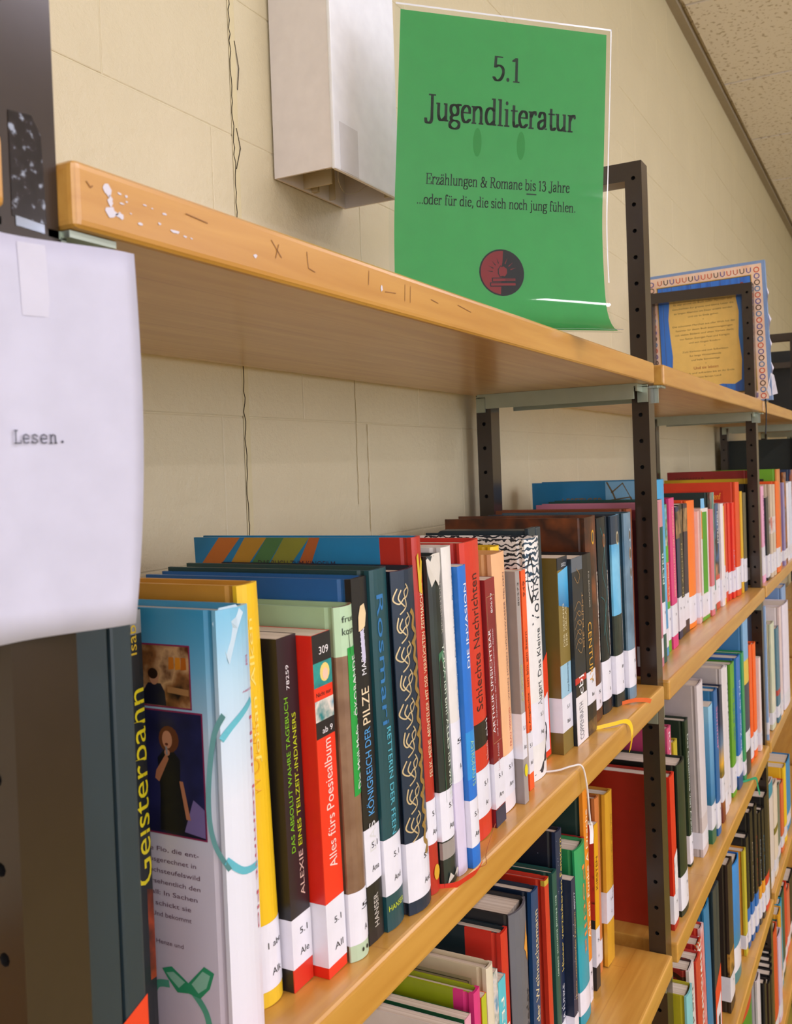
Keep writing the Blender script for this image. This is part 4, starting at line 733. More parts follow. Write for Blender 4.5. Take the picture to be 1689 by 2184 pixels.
mk('yellowback', 'h', '#d8b020', '#f0c81c', 'yellow book with a black animal shape, only its head showing behind the grey paperback', r=4, fb=(), extra=lambda root, th, R_, h, dep: link('animal_print', [(th*x, spine_y(th*x, th, R_)-.2, h-z) for x, z in ((.0, 28), (.05, 16), (.25, 14), (.4, 22), (.6, 18), (.8, 26), (.98, 24), (.98, 52), (0, 52))], [tuple(range(9))], mat('#1c1916', .4), root))
mk('orange', 'p', '#e8481c', '#ef5a22', 'very thin orange paperback left of the black and white patterned book', ('5.1', 'Auf'), r=0, sz=14, sh=34, t=[('ich bin ein Stern', '#5a1c10', .47, .25, .5, .4, 'u'), ('949', '#7a2a18', .88, .07, .5, .45, 'u'), ('Du Ausgedachte', '#5a1c10', .26, .18, .5, .4, 'u')])
def x_vorik(root, th, R_, h, dep):
    V2, F2 = strokes2d([smooth_pts([(.22, .93), (.1, .88), (.1, .8), (.24, .74), (.36, .8), (.34, .88), (.22, .93)], 5)], .02)
    link('figure_outline', [(x*th, spine_y(x*th, th, R_)-.25, z*h) for x, z in V2], F2, M_INK, root)
    link('boot_print', [(th*x, spine_y(th*x, th, R_)-.25, z) for x, z in ((.05, 5), (.4, 8), (.8, 20), (.95, 26), (.9, 12), (.5, 4))], [tuple(range(6))], mat('#2a2c34', .5), root)
mk('vorik', 'h', printed(['#16222e', '#e6e2da', '#e9e6e0'], 75, 0, kind='wave'), '#e9e7e4', 'white hardcover with a black and white wavy pattern and large dark hand lettering', ('5.1', 'Aug'), r=4, dep=160, sz=30, sh=36,
   bands=[(168, 206, printed(['#1d3f56', '#e6e6e4', '#eceae6'], 60, .4, kind='wave'))], fb=[(0, 150, '#dedbd6')],
   t=[('Das Kleine', '#22303c', .42, .2, .55, .28, 'u'), ('VoRiK', '#16283a', .64, .2, .45, .5, 'u'), ('Augart', '#2a2c34', .3, .1, .5, .3, 'u')], extra=x_vorik)
slate_support('slate2', 'dark slate book support with red foot between the white and the olive book', '9', (.05, .45))
def x_orcas(root, th, R_, h, dep):
    link('sea_picture', [(.2, -.16, 138), (th-.2, -.16, 132), (th-.2, -.16, h-10), (.2, -.16, h-14)], [(0, 1, 2, 3)], ramp_z([(.5, '#14283c'), (.66, '#1c5f96'), (.78, '#4fb0e2'), (1, '#8fd0f0')]), root)
mk('orcas', 'p', '#6f5a22', printed(['#7d6a30', '#94803e'], 6, 2), 'olive brown paperback with a small sea picture and pale blue base', ('5.1', 'Bab'), r=0, sz=20, sh=32, bands=[(52, 82, '#9cc8de'), (170, 182, '#1b2430')],
   t=[('DER GESANG', '#d9cfa8', .54, .22, .42, .17, 'u'), ('DER ORCAS', '#d9cfa8', .54, .2, .66, .17, 'u'), ('Antje Babendererde', '#3a5a70', .3, .15, .66, .16, 'u'), ('5022', '#cfd6dc', .95, .45, .6, .12, 'h')], extra=x_orcas)
mk('coppen', 'p', printed(['#10161c', '#1e2832'], 20, 2), printed(['#080c12', '#14202c', '#0c1219'], 20, 3), 'dark paperback with golden branch ornament and a white publisher block at its foot', r=0, dep=125,
   bands=[(0, 46, '#e9e6e8'), (46, 58, '#1a1617'), (58, 64, '#c42a20'), (165, 178, '#59636e')], t=[('COPPENRATH', '#6c6a74', .02, .2, .4, .36, 'u'), ('cbj', '#ffffff', .26, .1, .45, .4, 'u'), ('DIE KUNST', '#b9905a', .5, .3, .88, .12, 'u')],
   extra=squig([[(.1, .72-.05*i), (.5, .76-.05*i), (.8, .72-.05*i), (.6, .68-.05*i), (.3, .71-.05*i)] for i in range(5)]+[[(.2, .9), (.5, .86), (.7, .9), (.4, .94)]], .9, '#a8875a'))
mk('century', 'h', '#17181c', '#131418', 'black hardcover with a gold capital title reading downward', ('5.1', 'Bac'), r=1, sz=30, sh=32, dep=138,
   t=[('P.D. BACCALARIO', '#b9b4a6', .9, .2, .6, .14, 'd'), ('CENTURY', '#d9a23a', .62, .34, .5, .42, 'd')], bands=[(0, 14, printed(['#15161c', '#7a5a34'], 90, 3))])
def series(z1, c1, txt):
    def f(root, th, R_, h, dep): emblem(root, th, R_, h, c1, z1); wstrip(root, th, R_, h, txt, .28, .72)
    return f
BR = printed(['#2a170c', '#6a3415', '#3a1f10', '#8a4a20'], 14, 2)
mk('brown1', 'h', BR, BR, 'tall brown picture hardcover with a round gold emblem on its spine', ('5', 'B'), r=4, dep=158, extra=series(.9, '#dba62c', 'DAS ZIMMER'))
mk('vine', 'h', '#10161a', printed(['#070b0d', '#101c20', '#0a1114'], 60, 3), 'tall black hardcover with teal vines and a round emblem', ('5', 'B'), r=4, dep=158, sz=14, sh=42,
   extra=lambda *a: (squig([[(.2, .95), (.5, .85), (.25, .72), (.6, .6), (.3, .45), (.55, .3)], [(.7, .95), (.5, .8), (.8, .66), (.4, .5), (.7, .35)], [(.1, .6), (.4, .55), (.2, .4)]], .7, '#3f8f98')(*a), series(.88, '#a8653a', 'DIE STADT')(*a)))
mk('cloud', 'h', '#1c2a38', printed(['#2f8fc4', '#7cc4e6', '#3f9fd0'], 12, 4), 'tall hardcover with a light blue cloud spine fading to black', ('B', 'B'), r=4, dep=158, sz=14, sh=42, bands=[(178, 209, '#26384a'), (0, 100, printed(['#11151a', '#26332a', '#151b20'], 30, 2))], extra=series(.88, '#c9bd9a', 'DER GARTEN'))
mk('gblue', 'h', '#2f4c5c', printed(['#56748a', '#6f8ca0', '#49657a'], 14, 5), 'tall grey blue hardcover with shell pictures, last of the uniform tall set', ('5', 'B'), r=4, dep=158, sz=14, sh=42, extra=lambda root, th, R_, h, dep: [emblem(root, th, R_, h, '#9fb0bf', .88), emblem(root, th, R_, h, '#a89488', .78), emblem(root, th, R_, h, '#8a9aa8', .68)])
mk('maroon', 'h', '#5a1626', '#6a1a2c', 'narrow maroon hardcover partly behind the right upright', ('5', 'B'), dep=140)
mk('brown2', 'h', '#7a3c1c', '#8a4622', 'rust brown hardcover at the very end of the row, behind the tall set', dep=165)
def rib_anchor(k): return bpy.data.objects[k]
def last(): return [o for o in COL.objects if o.get('category') == 'book'][-1]
BK = {}
for o in COL.objects:
    if o.get('category') == 'book': BK[round(o.location.x*1000, 1)] = o
def bk(key): return min((o for o in COL.objects if o.get('category') == 'book'), key=lambda o: abs(o.location.x*1000-G[key][1])+abs(o.location.z*1000-RZ[G[key][0]])*5)
zA = RZ['A']
ribbon('ribbon_bookmark', bk('felix'), [(536, 16, zA+.6), (545, 2, zA+.9), (556, -8+5, zA+2.6), (566, -9+4, zA+3), (572, -10+4, zA+5.5)], 5, '#d8301c', (.25, -.4, .88))
cord('loose_thread', bk('felix'), [(571, -5, zA+4), (574, -8, zA+5), (585, -4, zA+2), (600, 2, zA+3), (622, 4, zA+14)], .25, '#a85a2c')
cord('white_cord', bk('vorik'), [(778, 30, zA+.8), (786, 14, zA+2), (796, 4, zA+4), (805, -2.5, zA+2), (809, -5, zA-16), (812, -5.5, zA-40), (813, -6, zA-52)], .9, '#e4dcd6')
ribbon('cord_end', bk('vorik'), [(813, -6, zA-50), (814, -6.5, zA-58), (811, -7, zA-68)], 4, '#eae4e6', (.8, -.6, 0))
ribbon('ribbon_bookmark', bk('century'), [(926, 24, zA+1), (944, 8, zA+3), (962, -2, zA+2), (968, -5, zA-10), (957, -5, zA-26)], 5, '#f0c81e', (.5, -.3, .8))
ribbon('ribbon_bookmark', bk('cloud'), [(1030, 26, zA+1), (1042, 12, zA+4), (1052, 1, zA+3), (1056, -4.0, zA+1)], 5, '#e0661e', (.3, -.3, .9))

# ================= second shelf, middle bay
a = ', middle bay second shelf'
mk('a_dred', 'h', '#5e1c24', None, 'dark red hardcover hidden behind the brown upright'+a, ('',), dep=150)
mk('a_dred2', 'h', '#7c2830', None, 'wine red hardcover just behind the brown upright'+a, ('',), dep=158)
mk('a_pinkb', 'h', '#c0788c', None, 'dusty pink hardcover whose top edge shows beside the upright'+a, ('',), dep=160)
mk('a_dgreen', 'h', '#17493e', '#155044', 'dark green hardcover with white capitals right beside the upright'+a, ('5',), r=3.5, sz=38, sh=42, bands=[(180, 216, '#c98a90')], t=[('PETER', '#cfe0d4', .48, .2, .5, .4, 'u')])
def x_lb(root, th, R_, h, dep):
    face_poly('sky_panel', [(72, h-60), (-.0+12, h-60), (12, h-.5), (72, h-.5)], mat('#7fb6d8', .4), root, .15)
    V2, F2 = strokes2d([[(70, h-1), (62, h-16), (56, h-32)], [(64, h-16), (48, h-3), (38, h-22), (64, h-26)], [(38, h-22), (30, h-40)]], 2.2); link('ladder_print', [(-.25, y, z) for y, z in V2], F2, mat('#6a5a3c', .5), root)
    face_text('LESETIGER', '#8a6a3a', 134, h-34, 58, 12, root); face_text('Die I', '#e8e8f0', 30, h-30, 16, 7, root)
mk('a_lblue', 'h', '#1c78a8', printed(['#2a94cc', '#5cb6e0', '#1f7fb8'], 5, 1), 'tall light blue hardcover with a ladder picture on its side'+a, ('',), r=5, dep=178, extra=x_lb)
mk('a_green2', 'h', '#58a01c', '#56a81e', 'slim green hardcover with a red title strip'+a, ('5',), r=1.6, sz=16, sh=44, bands=[(148, 206, printed(['#8ac0d8', '#3f7a3a', '#d0c8a8'], 60, 2)), (70, 125, '#e0502a')], t=[('Die Pferde vom Friesenhof', '#f0f0dc', .34, .26, .6, .5, 'u')])
mk('a_mag', 'h', '#b01850', '#d8347c', 'magenta hardcover with tiny cream lettering'+a, ('5',), r=1, sz=18, sh=44, t=[('FREUNDINNEN UND ANDERE KATASTROPHEN', '#f2c8a0', .94, .6, .6, .26, 'd')])
mk('a_blk1', 'p', '#1a2430', '#182c50', 'dark blue paperback with gold head, first of three dark ones'+a, ('5',), sz=12, sh=50, bands=[(150, 190, printed(['#1a1812', '#b08a5a'], 40, 2))])
mk('a_blk2', 'p', '#1a1914', '#26241c', 'charcoal paperback with gold head, second of three dark ones'+a, ('5',), sz=12, sh=46, bands=[(156, 192, printed(['#1a1812', '#b08a5a'], 40, 3))], t=[('IM ZEICHEN', '#b9a46a', .3, .4, .5, .3, 'u')])
mk('a_blk3', 'p', '#0e0d0e', '#2c2034', 'purple black paperback with gold head, third of three dark ones'+a, ('5',), sz=20, sh=40, bands=[(156, 192, printed(['#1a1812', '#b08a5a'], 40, 4))])
mk('a_orange', 'h', '#e04a0c', printed(['#f06c12', '#f4801c'], 5, 1), 'broad orange hardcover next to three dark paperbacks'+a, ('5',), r=3, sz=8, sh=42)
mk('a_wp', 'p', '#e8c8c4', '#e6b8b0', 'thin white and pink paperback between the orange and the green book'+a, ('5',), sz=10, sh=40)
def x_g3(root, th, R_, h, dep):
    link('green_panel', [(th*.18, -.3, 44), (th*.8, -.3, 44), (th*.8, -.3, h-6), (th*.18, -.3, h-6)], [(0, 1, 2, 3)], printed(['#3a9410', '#46a41a'], 8, 2), root)
    link('orange_line', [(th*.05, -.3, h-50), (th*.16, -.3, h-50), (th*.16, -.3, h-4), (th*.05, -.3, h-4)], [(0, 1, 2, 3)], mat('#e8962a', .4), root)
    link('paper_flag', [(th*.2, 2, h-4), (th*.75, 2, h-4), (th*.7, 2.4, h+16), (th*.22, 2.4, h+16)], [(0, 1, 2, 3)], mat('#74b4dc', .6), root)
mk('a_green3', 'p', '#e8c4b8', '#e4dcd6', 'wide paperback with a bright green panel in a white border'+a, ('5',), r=0, sz=8, sh=34, bands=[(0, 6, '#58a428')], extra=x_g3)
mk('a_pink', 'p', '#d86a64', '#d87484', 'narrow salmon pink paperback right of the green panelled book'+a, ('5',), sz=10, sh=40)
mk('a_teal', 'h', '#16302e', printed(['#12302e', '#4aa496', '#5a2a1c', '#cfd8d4'], 30, 3, stretch=(3, 1, .4)), 'teal and brown striped hardcover rising behind the green panelled book'+a, ('',), r=1, dep=160)
mk('a_black', 'p', '#15130f', printed(['#14120f', '#2a5a8a', '#14120f', '#d08a5a'], 22, 6), 'black paperback with a coloured figure on its spine'+a, ('5',), sz=12, sh=40, bands=[(0, 12, '#c8402a'), (52, 60, '#c8402a')], t=[('MEIN TEAM', '#efefef', .92, .3, .75, .3, 'd')])
mk('a_white', 'p', '#e6dcdc', '#ece4e6', 'white paperback right of the black figured one'+a, ('5',), sz=8, sh=40)
mk('a_yelthin', 'p', '#e8b838', '#efc24a', 'thin yellow paperback left of the red ones'+a, ('5',), sz=10, sh=60)
mk('a_red1', 'p', '#c83018', '#d83a20', 'narrow red paperback, first of the red ones'+a, ('5',), sz=20, sh=36)
mk('a_red2', 'p', '#d82414', '#e02c18', 'bright red paperback, middle of the red ones'+a, ('5',), sz=12, sh=40)
mk('a_red3', 'p', '#d82414', '#e4301a', 'bright red paperback with a pale oval, right of the red ones'+a, ('5',), sz=12, sh=40, t=[('LESEN', '#c8b0d8', .5, .28, .5, .3, 'd')])
mk('a_bigor', 'h', '#d03a14', '#dc4818', 'tall orange red hardcover with yellow title behind the red ones'+a, ('5',), r=3, sz=12, sh=44, dep=176, extra=lambda root, th, R_, h, dep: (face_poly('title_panel', [(112, h-60), (24, h-60), (24, h-16), (112, h-16)], mat('#c02c12', .4), root, .15), face_text('Geister Top Fuenf', '#f0a82a', 108, h-33, 80, 13, root, .3)))
mk('a_yel', 'h', '#c89a14', '#d8aa1c', 'mustard yellow hardcover near the right upright'+a, ('5',), r=2, sz=22, sh=46)
mk('a_olive', 'h', '#5a5230', '#6a6040', 'olive grey hardcover touching the right upright'+a, ('5',), r=2, sz=18, sh=46, bands=[(0, 16, '#2a3a54')])
# third bay
a = ', third bay second shelf'
mk('e_dark', 'h', '#1a1f24', None, 'thin black hardcover behind the upright'+a, ('',), r=1, dep=190)
mk('e_yellow', 'h', '#e0b81c', None, 'thin yellow hardcover behind the upright'+a, ('',), r=1, dep=175)
mk('e_red', 'h', '#96201a', None, 'tall dark red hardcover behind the upright'+a, ('',), r=1.5, dep=168, extra=lambda root, th, R_, h, dep: face_text('KOMMISSAR', '#5a1512', 150, h-22, 60, 10, root))
mk('e_pink', 'p', '#e8a0b8', '#e9a8cc', 'pink paperback with small dark lettering'+a, ('5', ''), sz=16, sh=60, t=[('BEST FRIENDS', '#8a3a7a', .9, .5, .8, .25, 'd')])
mk('e_blk', 'p', '#22262c', '#23282e', 'dark grey paperback shorter than its neighbours'+a, ('5',), sz=6, sh=48)
pb = printed(['#c9b49c', '#d2bfa8'], 4, 1)
mk('e_bei', 'h', '#cbb8a0', pb, 'beige hardcover with a red and white picture, left of two'+a, ('5',), r=1, sz=10, sh=42, bands=[(96, 132, printed(['#b8402c', '#e6dcd6', '#3a3230'], 30, 2))])
mk('e_bei2', 'h', '#cbb8a0', pb, 'beige hardcover with a red and white picture, right of two'+a, ('5',), r=1, sz=10, sh=42, bands=[(96, 132, printed(['#b8402c', '#e6dcd6', '#8a9ac0'], 30, 4))])
mk('e_or', 'h', '#f05a08', '#f06a10', 'orange hardcover right of the two beige ones'+a, ('5',), r=2, sz=12, sh=44)
mk('e_brick', 'h', '#6aa81e', printed(['#c8702c', '#d88a44', '#b85c20'], 14, 2, kind='cells'), 'tall hardcover with a brick pattern spine and green side'+a, ('5',), r=2, dep=160, extra=lambda root, th, R_, h, dep: face_poly('window_print', [(90, h-50), (30, h-50), (30, h-22), (90, h-22)], mat('#28341c', .4), root))
mk('e_purple', 'p', '#8a7ab0', '#8f86b8', 'muted purple paperback'+a, ('5',))
mk('e_ornate', 'h', '#4a1e14', printed(['#4a1e12', '#b0682c', '#5a2414', '#cfc0b0'], 18, 5), 'brown hardcover with rich red and gold ornament'+a, ('5',), r=2)
mk('e_white', 'p', '#dfe0ec', '#e6e6f0', 'white paperback right of the ornate brown book'+a, ('5',))
mk('e_white2', 'p', '#d0d8ea', '#d8dff0', 'bluish white paperback near the frame edge'+a, ('5',))
mk('e_navy', 'h', '#1c3050', printed(['#1c3050', '#9a4a24', '#24406a'], 14, 3), 'tall navy hardcover with orange picture bands'+a, ('',), dep=170)
# ================= third shelf, nearest bay
a = ', nearest bay third shelf'
mk('b0', 'p', '#cfc8c4', '#cfd0d6', 'pale paperback, lowest left of all in view'+a, ('',), dep=135)
mk('b1', 'p', '#0f5a34', '#e2a0b4', 'dark green sided paperback with a pale pink spine'+a, ('',), dep=135)
mk('b2', 'h', '#8f9e12', '#d8307c', 'lime green book with a magenta spine'+a, ('',), cloth=18, r=1, dep=140)
mk('b3', 'p', '#e05a1c', '#e2601e', 'thin orange and lime paperback right of the magenta spine'+a, ('',), bands=[(150, 178, '#b8c02a')])
def x_b4(root, th, R_, h, dep):
    face_poly('cover_panel', [(130, 40), (14, 40), (14, h-10), (130, h-10)], mat('#b0b08a', .5), root, .14); face_text('SONNE MOND', '#3a4a34', 112, h-28, 92, 9, root)
    V2, F2 = strokes2d([[(126, h-13), (17, h-13), (17, 50)]], .9); link('frame_line', [(-.22, y, z) for y, z in V2], F2, mat('#3a4a34', .5), root)
mk('b4', 'h', '#d0c4a4', '#dcd2b8', 'beige hardcover with a sage green title panel on its side'+a, ('',), r=2, dep=150, extra=x_b4)
mk('b5', 'p', '#3a7a70', printed(['#2a6a5a', '#d8d0c8', '#3a8ab0'], 60, 2), 'thin multicoloured paperback beside the beige hardcover'+a, ('',))
mk('b6', 'p', '#3ab0c0', printed(['#48bccc', '#5ac4d0'], 10, 2), 'turquoise paperback, lower than the red hardcover behind it'+a, ('',), t=[('FERIEN', '#f0f0e0', .9, .4, .5, .4, 'd')])
mk('b7', 'h', '#12262e', '#cc2c1c', 'red-spined hardcover with near black sides'+a, ('',), cloth=34, r=1.5, dep=150, t=[('Romys', '#f0e6e2', .6, .2, .5, .45, 'd')])
def x_b8(root, th, R_, h, dep):
    pts = [(.52, .82), (.6, .86), (.66, .9), (.72, .93), (.7, .88), (.78, .85), (.8, .77), (.76, .74), (.72, .78), (.66, .76), (.62, .8)]
    link('orange_figure', [(th*x, spine_y(th*x, th, R_)-.25, z*h) for x, z in pts], [tuple(range(len(pts)))], mat('#e09a3a', .4), root)
mk('b8', 'h', '#25272a', printed(['#5c5e66', '#6a6c76'], 8, 2), 'thick grey hardcover with a rounded spine and an orange figure'+a, ('',), r=8, t=[('Die Feder', '#2a2c34', .34, .3, .66, .3, 'u')], extra=x_b8)
mk('b9', 'h', '#12243c', '#173f6c', 'blue hardcover with cream old-style lettering'+a, ('',), r=1.5, t=[('Als der Weihnachtsmann', '#e6d2a0', .33, .58, .5, .5, 'u')], extra=squig([[(.2, .3), (.6, .28), (.4, .25)]], 2, '#4fa8d0'))
mk('b10', 'h', '#c4301c', '#c8341f', 'slim red hardcover right of the blue one'+a, ('',), r=1.2, bands=[(196, 202, '#c8a83a')])
mk('b11', 'h', '#104a44', '#135048', 'slim dark green hardcover right of the slim red one'+a, ('',), r=1.2, t=[('Ein Hund kommt selten', '#c8dcd0', .88, .4, .5, .3, 'd')])
def x_stars(n=26, seed=2):
    def f(root, th, R_, h, dep):
        rr = random.Random(seed); V, F = [], []
        for i in range(n):
            x, z, q = rr.uniform(.08, .92)*th, rr.uniform(.03, .97)*h, rr.uniform(.35, .8); k = len(V); V += [(x-q, spine_y(x, th, R_)-.22, z), (x, spine_y(x, th, R_)-.22, z-q), (x+q, spine_y(x, th, R_)-.22, z), (x, spine_y(x, th, R_)-.22, z+q)]; F.append((k, k+1, k+2, k+3))
            y = rr.uniform(10, 120); z = rr.uniform(.5, .98)*h; k = len(V); V += [(-.2, y+q, z), (-.2, y, z-q), (-.2, y-q, z), (-.2, y, z+q)]; F.append((k, k+1, k+2, k+3))
        link('snowflake_print', V, F, mat('#cfd8ea', .4), root)
    return f
mk('b12', 'h', '#101826', '#14294a', 'tall navy hardcover with yellow old-style lettering and printed snowflakes'+a, ('',), r=1.6, dep=155, t=[('Hinter verzauberten Fenstern', '#e2c860', .38, .58, .62, .42, 'u'), ('CORNELIA FUNKE', '#e6e6ee', .02, .3, .6, .36, 'u')],
   extra=lambda *q: (x_stars()(*q), face_poly('house_print', [(84, q[3]-62), (38, q[3]-62), (38, q[3]-48), (46, q[3]-40), (58, q[3]-43), (70, q[3]-38), (84, q[3]-50)], printed(['#b02a24', '#e0e0e0', '#2a6a4a'], 60, 3), q[0])))
mk('b13', 'p', '#14233e', '#16284a', 'navy paperback with white specks and small gold lettering'+a, ('',), t=[('Hinter verzauberten Fenstern', '#d8b870', .3, .5, .6, .3, 'u'), ('80077', '#d8dce8', .82, .1, .6, .25, 'u')], extra=x_stars(20, 5))
gc = ramp_z([(0, '#0f93a8'), (.42, '#12a0b4'), (.56, '#1f9a70'), (1, '#2fa45c')])
mk('b14', 'h', ramp_z([(0, '#0f93a8'), (.42, '#12a0b4'), (.56, '#1d8a58'), (1, '#2c8a4c')]), gc, 'wide hardcover shading from green to turquoise with an orange title'+a, ('',), r=4, t=[('Potilla', '#f08a3a', .88, .5, .6, .26, 'd')], bands=())
mk('b15', 'h', '#a02424', '#b82a28', 'slim red hardcover mostly hidden by the green to turquoise one'+a, ('',), r=.8)
mk('b17', 'h', '#14302a', '#e88a1c', 'dark green sided hardcover with an orange yellow spine'+a, ('5', 'G'), r=1, sz=4, sh=42, t=[('Als ein Funke A Drache', '#f6ecd0', .3, .6, .5, .5, 'u')], bands=[(0, 42, '#e8e6f0')])
dots = printed(['#1c1410', '#cc3420', '#d43a22'], 70, 3, kind='noise')
mk('b18', 'p', dots, '#e8a818', 'paperback with a black-dotted red side and a narrow yellow spine'+a, ('5', 'H'), r=0, sz=26, sh=42, bands=[(0, 26, '#33302e')], fb=[(0, 78, '#2c2826'), (78, 96, '#cc3420')], t=[('KIRSTEN', '#5a2a10', .6, .2, .5, .5, 'u')], dep=135)
mk('b19', 'h', '#a85c28', '#d07c40', 'copper brown hardcover behind the yellow one at the row end'+a, ('',), r=1.5, cloth=0)
mk('b20', 'h', '#b87a20', '#dca42c', 'yellow ochre hardcover standing last and leaning right'+a, ('5.1', 'G'), r=1, sz=50, sh=36, t=[('Das Geheimnis der alten Villa', '#6a4a18', .36, .5, .8, .12, 'u')])
# ================= third shelf, middle bay
a = ', middle bay third shelf'
def x_fred(root, th, R_, h, dep):
    link('cartoon_panel', [(th*.3, -.3, 44), (th*.98, -.3, 44), (th*.98, -.3, 96), (th*.3, -.3, 90)], [(0, 1, 2, 3)], printed(['#e8e0e0', '#e8e4e4', '#3a2a2a'], 55, 3), root)
mk('f_red', 'h', '#a22410', '#d8280f', 'large dark red sided hardcover beside the upright'+a, ('5',), r=.8, sz=8, sh=36, bands=[(0, 8, '#b02418')], extra=x_fred, dep=190)
mk('f_black', 'h', '#14201a', printed(['#101310', '#153222', '#101310'], 8, 3), 'black and dark green hardcover leaning left beside the red one'+a, ('5', 'G'), r=4, sz=8, sh=44, dep=195)
mk('f_pink', 'h', '#c0406c', '#cc4876', 'pink hardcover, its head peeping over the black one'+a, ('',), r=1, t=[('ROTE', '#f0e0e6', .97, .2, .5, .4, 'd')])
mk('f_yel', 'h', '#b09c1c', '#c0ac24', 'yellow green book, its head peeping over the black one'+a, ('',), r=1)
mk('f_dgreen', 'h', '#132a20', '#15301f', 'tall dark green hardcover with white script reading downward'+a, ('5', 'G'), r=2, sz=4, sh=42, dep=150, t=[('Das Geheimnis von Avalon', '#d0d8d0', .9, .7, .5, .4, 'd')])
mk('f_white', 'h', '#bdb2b0', '#d9d0d2', 'big worn white hardcover leaning left'+a, ('',), r=2, dep=175, bands=[(0, 60, '#cfc2c0')])
lk = ramp_z([(0, '#2f6a3c'), (.25, '#2a6a5c'), (.4, '#2f7fb4'), (.9, '#6fb0d8'), (1, '#8cc4e0')])
mk('f_lake', 'p', lk, lk, 'light blue paperback with lake landscape beside the big white one'+a, ('5',), r=2, sz=22, sh=38)
mk('f_blue', 'h', '#2470a0', '#1f64a0', 'blue hardcover with pink script, right of the lake landscape'+a, ('5',), r=2, sz=12, sh=40, t=[('Sommer', '#e88ab0', .88, .3, .6, .5, 'd')])
mk('f_wr', 'p', '#e4dcdc', '#e8e0e2', 'white paperback with red lettering'+a, ('',), t=[('Liebe', '#c03a2a', .95, .4, .5, .4, 'd')])
sn = ramp_z([(0, '#6a2a20'), (.16, '#7a3424'), (.3, '#b8702a'), (.42, '#7a6a24'), (.5, '#e8b030'), (.66, '#5a7a9a'), (.8, '#1c2c50'), (1, '#182644')])
mk('f_sun', 'h', '#182644', sn, 'hardcover with a sunset spine between navy and orange brown'+a, ('5',), r=1.5, sz=34, sh=40)
mk('f_white1', 'h', '#c2b8b4', '#ddd6d8', 'white hardcover, left one of the white pair'+a, ('5',), r=1.5, dep=150)
mk('f_white2', 'h', '#cac0bc', '#e2dce0', 'white hardcover, right one of the white pair'+a, ('5',), r=1.5, dep=150, t=[('TINTENBLUT', '#3a4a5a', .9, .6, .8, .2, 'd')])
mk('f_green', 'h', '#3a7a1c', '#62a424', 'grass green hardcover left of the blue one'+a, ('5',), r=1.5, sz=8, sh=44, t=[('Im Land der', '#2a6aa0', .8, .4, .6, .4, 'd')])
mk('f_blue2', 'h', '#1a5aa0', '#1c6cc0', 'royal blue hardcover with white lettering'+a, ('5',), r=1.5, sz=24, sh=36, t=[('Der Zauber der Tafel', '#cfe4f4', .26, .55, .6, .35, 'u')], bands=[(0, 22, '#1a4a80')])
mk('f_emer', 'h', '#1c8a50', '#23965a', 'emerald green hardcover touching the royal blue one'+a, ('5',), r=1)
bg = ramp_z([(0, '#24344c'), (.02, '#24344c'), (.1, '#2c3c54'), (.62, '#2c3c54'), (.66, '#d8b840'), (.9, '#e0c04a')])
mk('f_big', 'h', '#3f80b4', '#7aaed8', 'very tall light blue, yellow and navy hardcover'+a, ('5',), r=3, dep=180, sz=44, sh=36, bands=[(0, 44, '#2a2c34'), (80, 168, '#2c3850'), (168, 212, '#dcbc48')])
mk('f_or', 'h', '#e85410', '#f05c14', 'bright orange hardcover, left of two'+a, ('5',), r=2, sz=8, sh=40)
mk('f_or2', 'h', '#e85410', '#f2620f', 'bright orange hardcover, right of two'+a, ('5',), r=2, sz=14, sh=36)
mk('f_wthin', 'p', '#e8d4d0', '#ecd8d4', 'thin pinkish white paperback right of the orange pair'+a, ('5',))
ribbon('ribbon_bookmark', bk('f_blue2'), [(1800, 22, RZ['B']+1), (1812, 8, RZ['B']+3), (1835, -3, RZ['B']+1), (1842, -5, RZ['B']-16), (1858, -6, RZ['B']-36)], 5, '#1f9a6a', (.4, -.3, .85))
a = ', third bay third shelf'
mk('g_bluelow', 'h', '#8fb0dc', '#94b4de', 'pale blue book beside the upright'+a, ('',), r=1, dep=160)
mk('g_blk', 'h', '#1c2024', ramp_z([(.18, '#b85a20'), (.4, '#7a3a1c'), (.55, '#22262a'), (1, '#1c2024')]), 'black book fading to rust, first'+a, ('5',), r=1.5)
mk('g_cream', 'h', '#d8d4b4', printed(['#d8d8bc', '#c8d0b4', '#e2dcc4'], 16, 3), 'cream hardcover with a faint leaf pattern'+a, ('5',), r=2)
mk('g_slate', 'h', '#c8c0c0', '#4a7a90', 'slate blue hardcover with a red mark low down'+a, ('5',), r=2, bands=[(60, 72, '#b83a3a')])
mk('g_wred', 'h', '#e2d8d8', printed(['#e6dedf', '#c85a3a'], 4, 3), 'white hardcover with reddish edge'+a, ('5',), r=1)
mk('g_wbig', 'h', '#dcd4dc', '#e6deea', 'very thick white book'+a, ('',), r=4)
mk('g_lb', 'h', '#7a9cc8', '#84a6d0', 'very tall pale blue book'+a, ('',), r=3, dep=180)
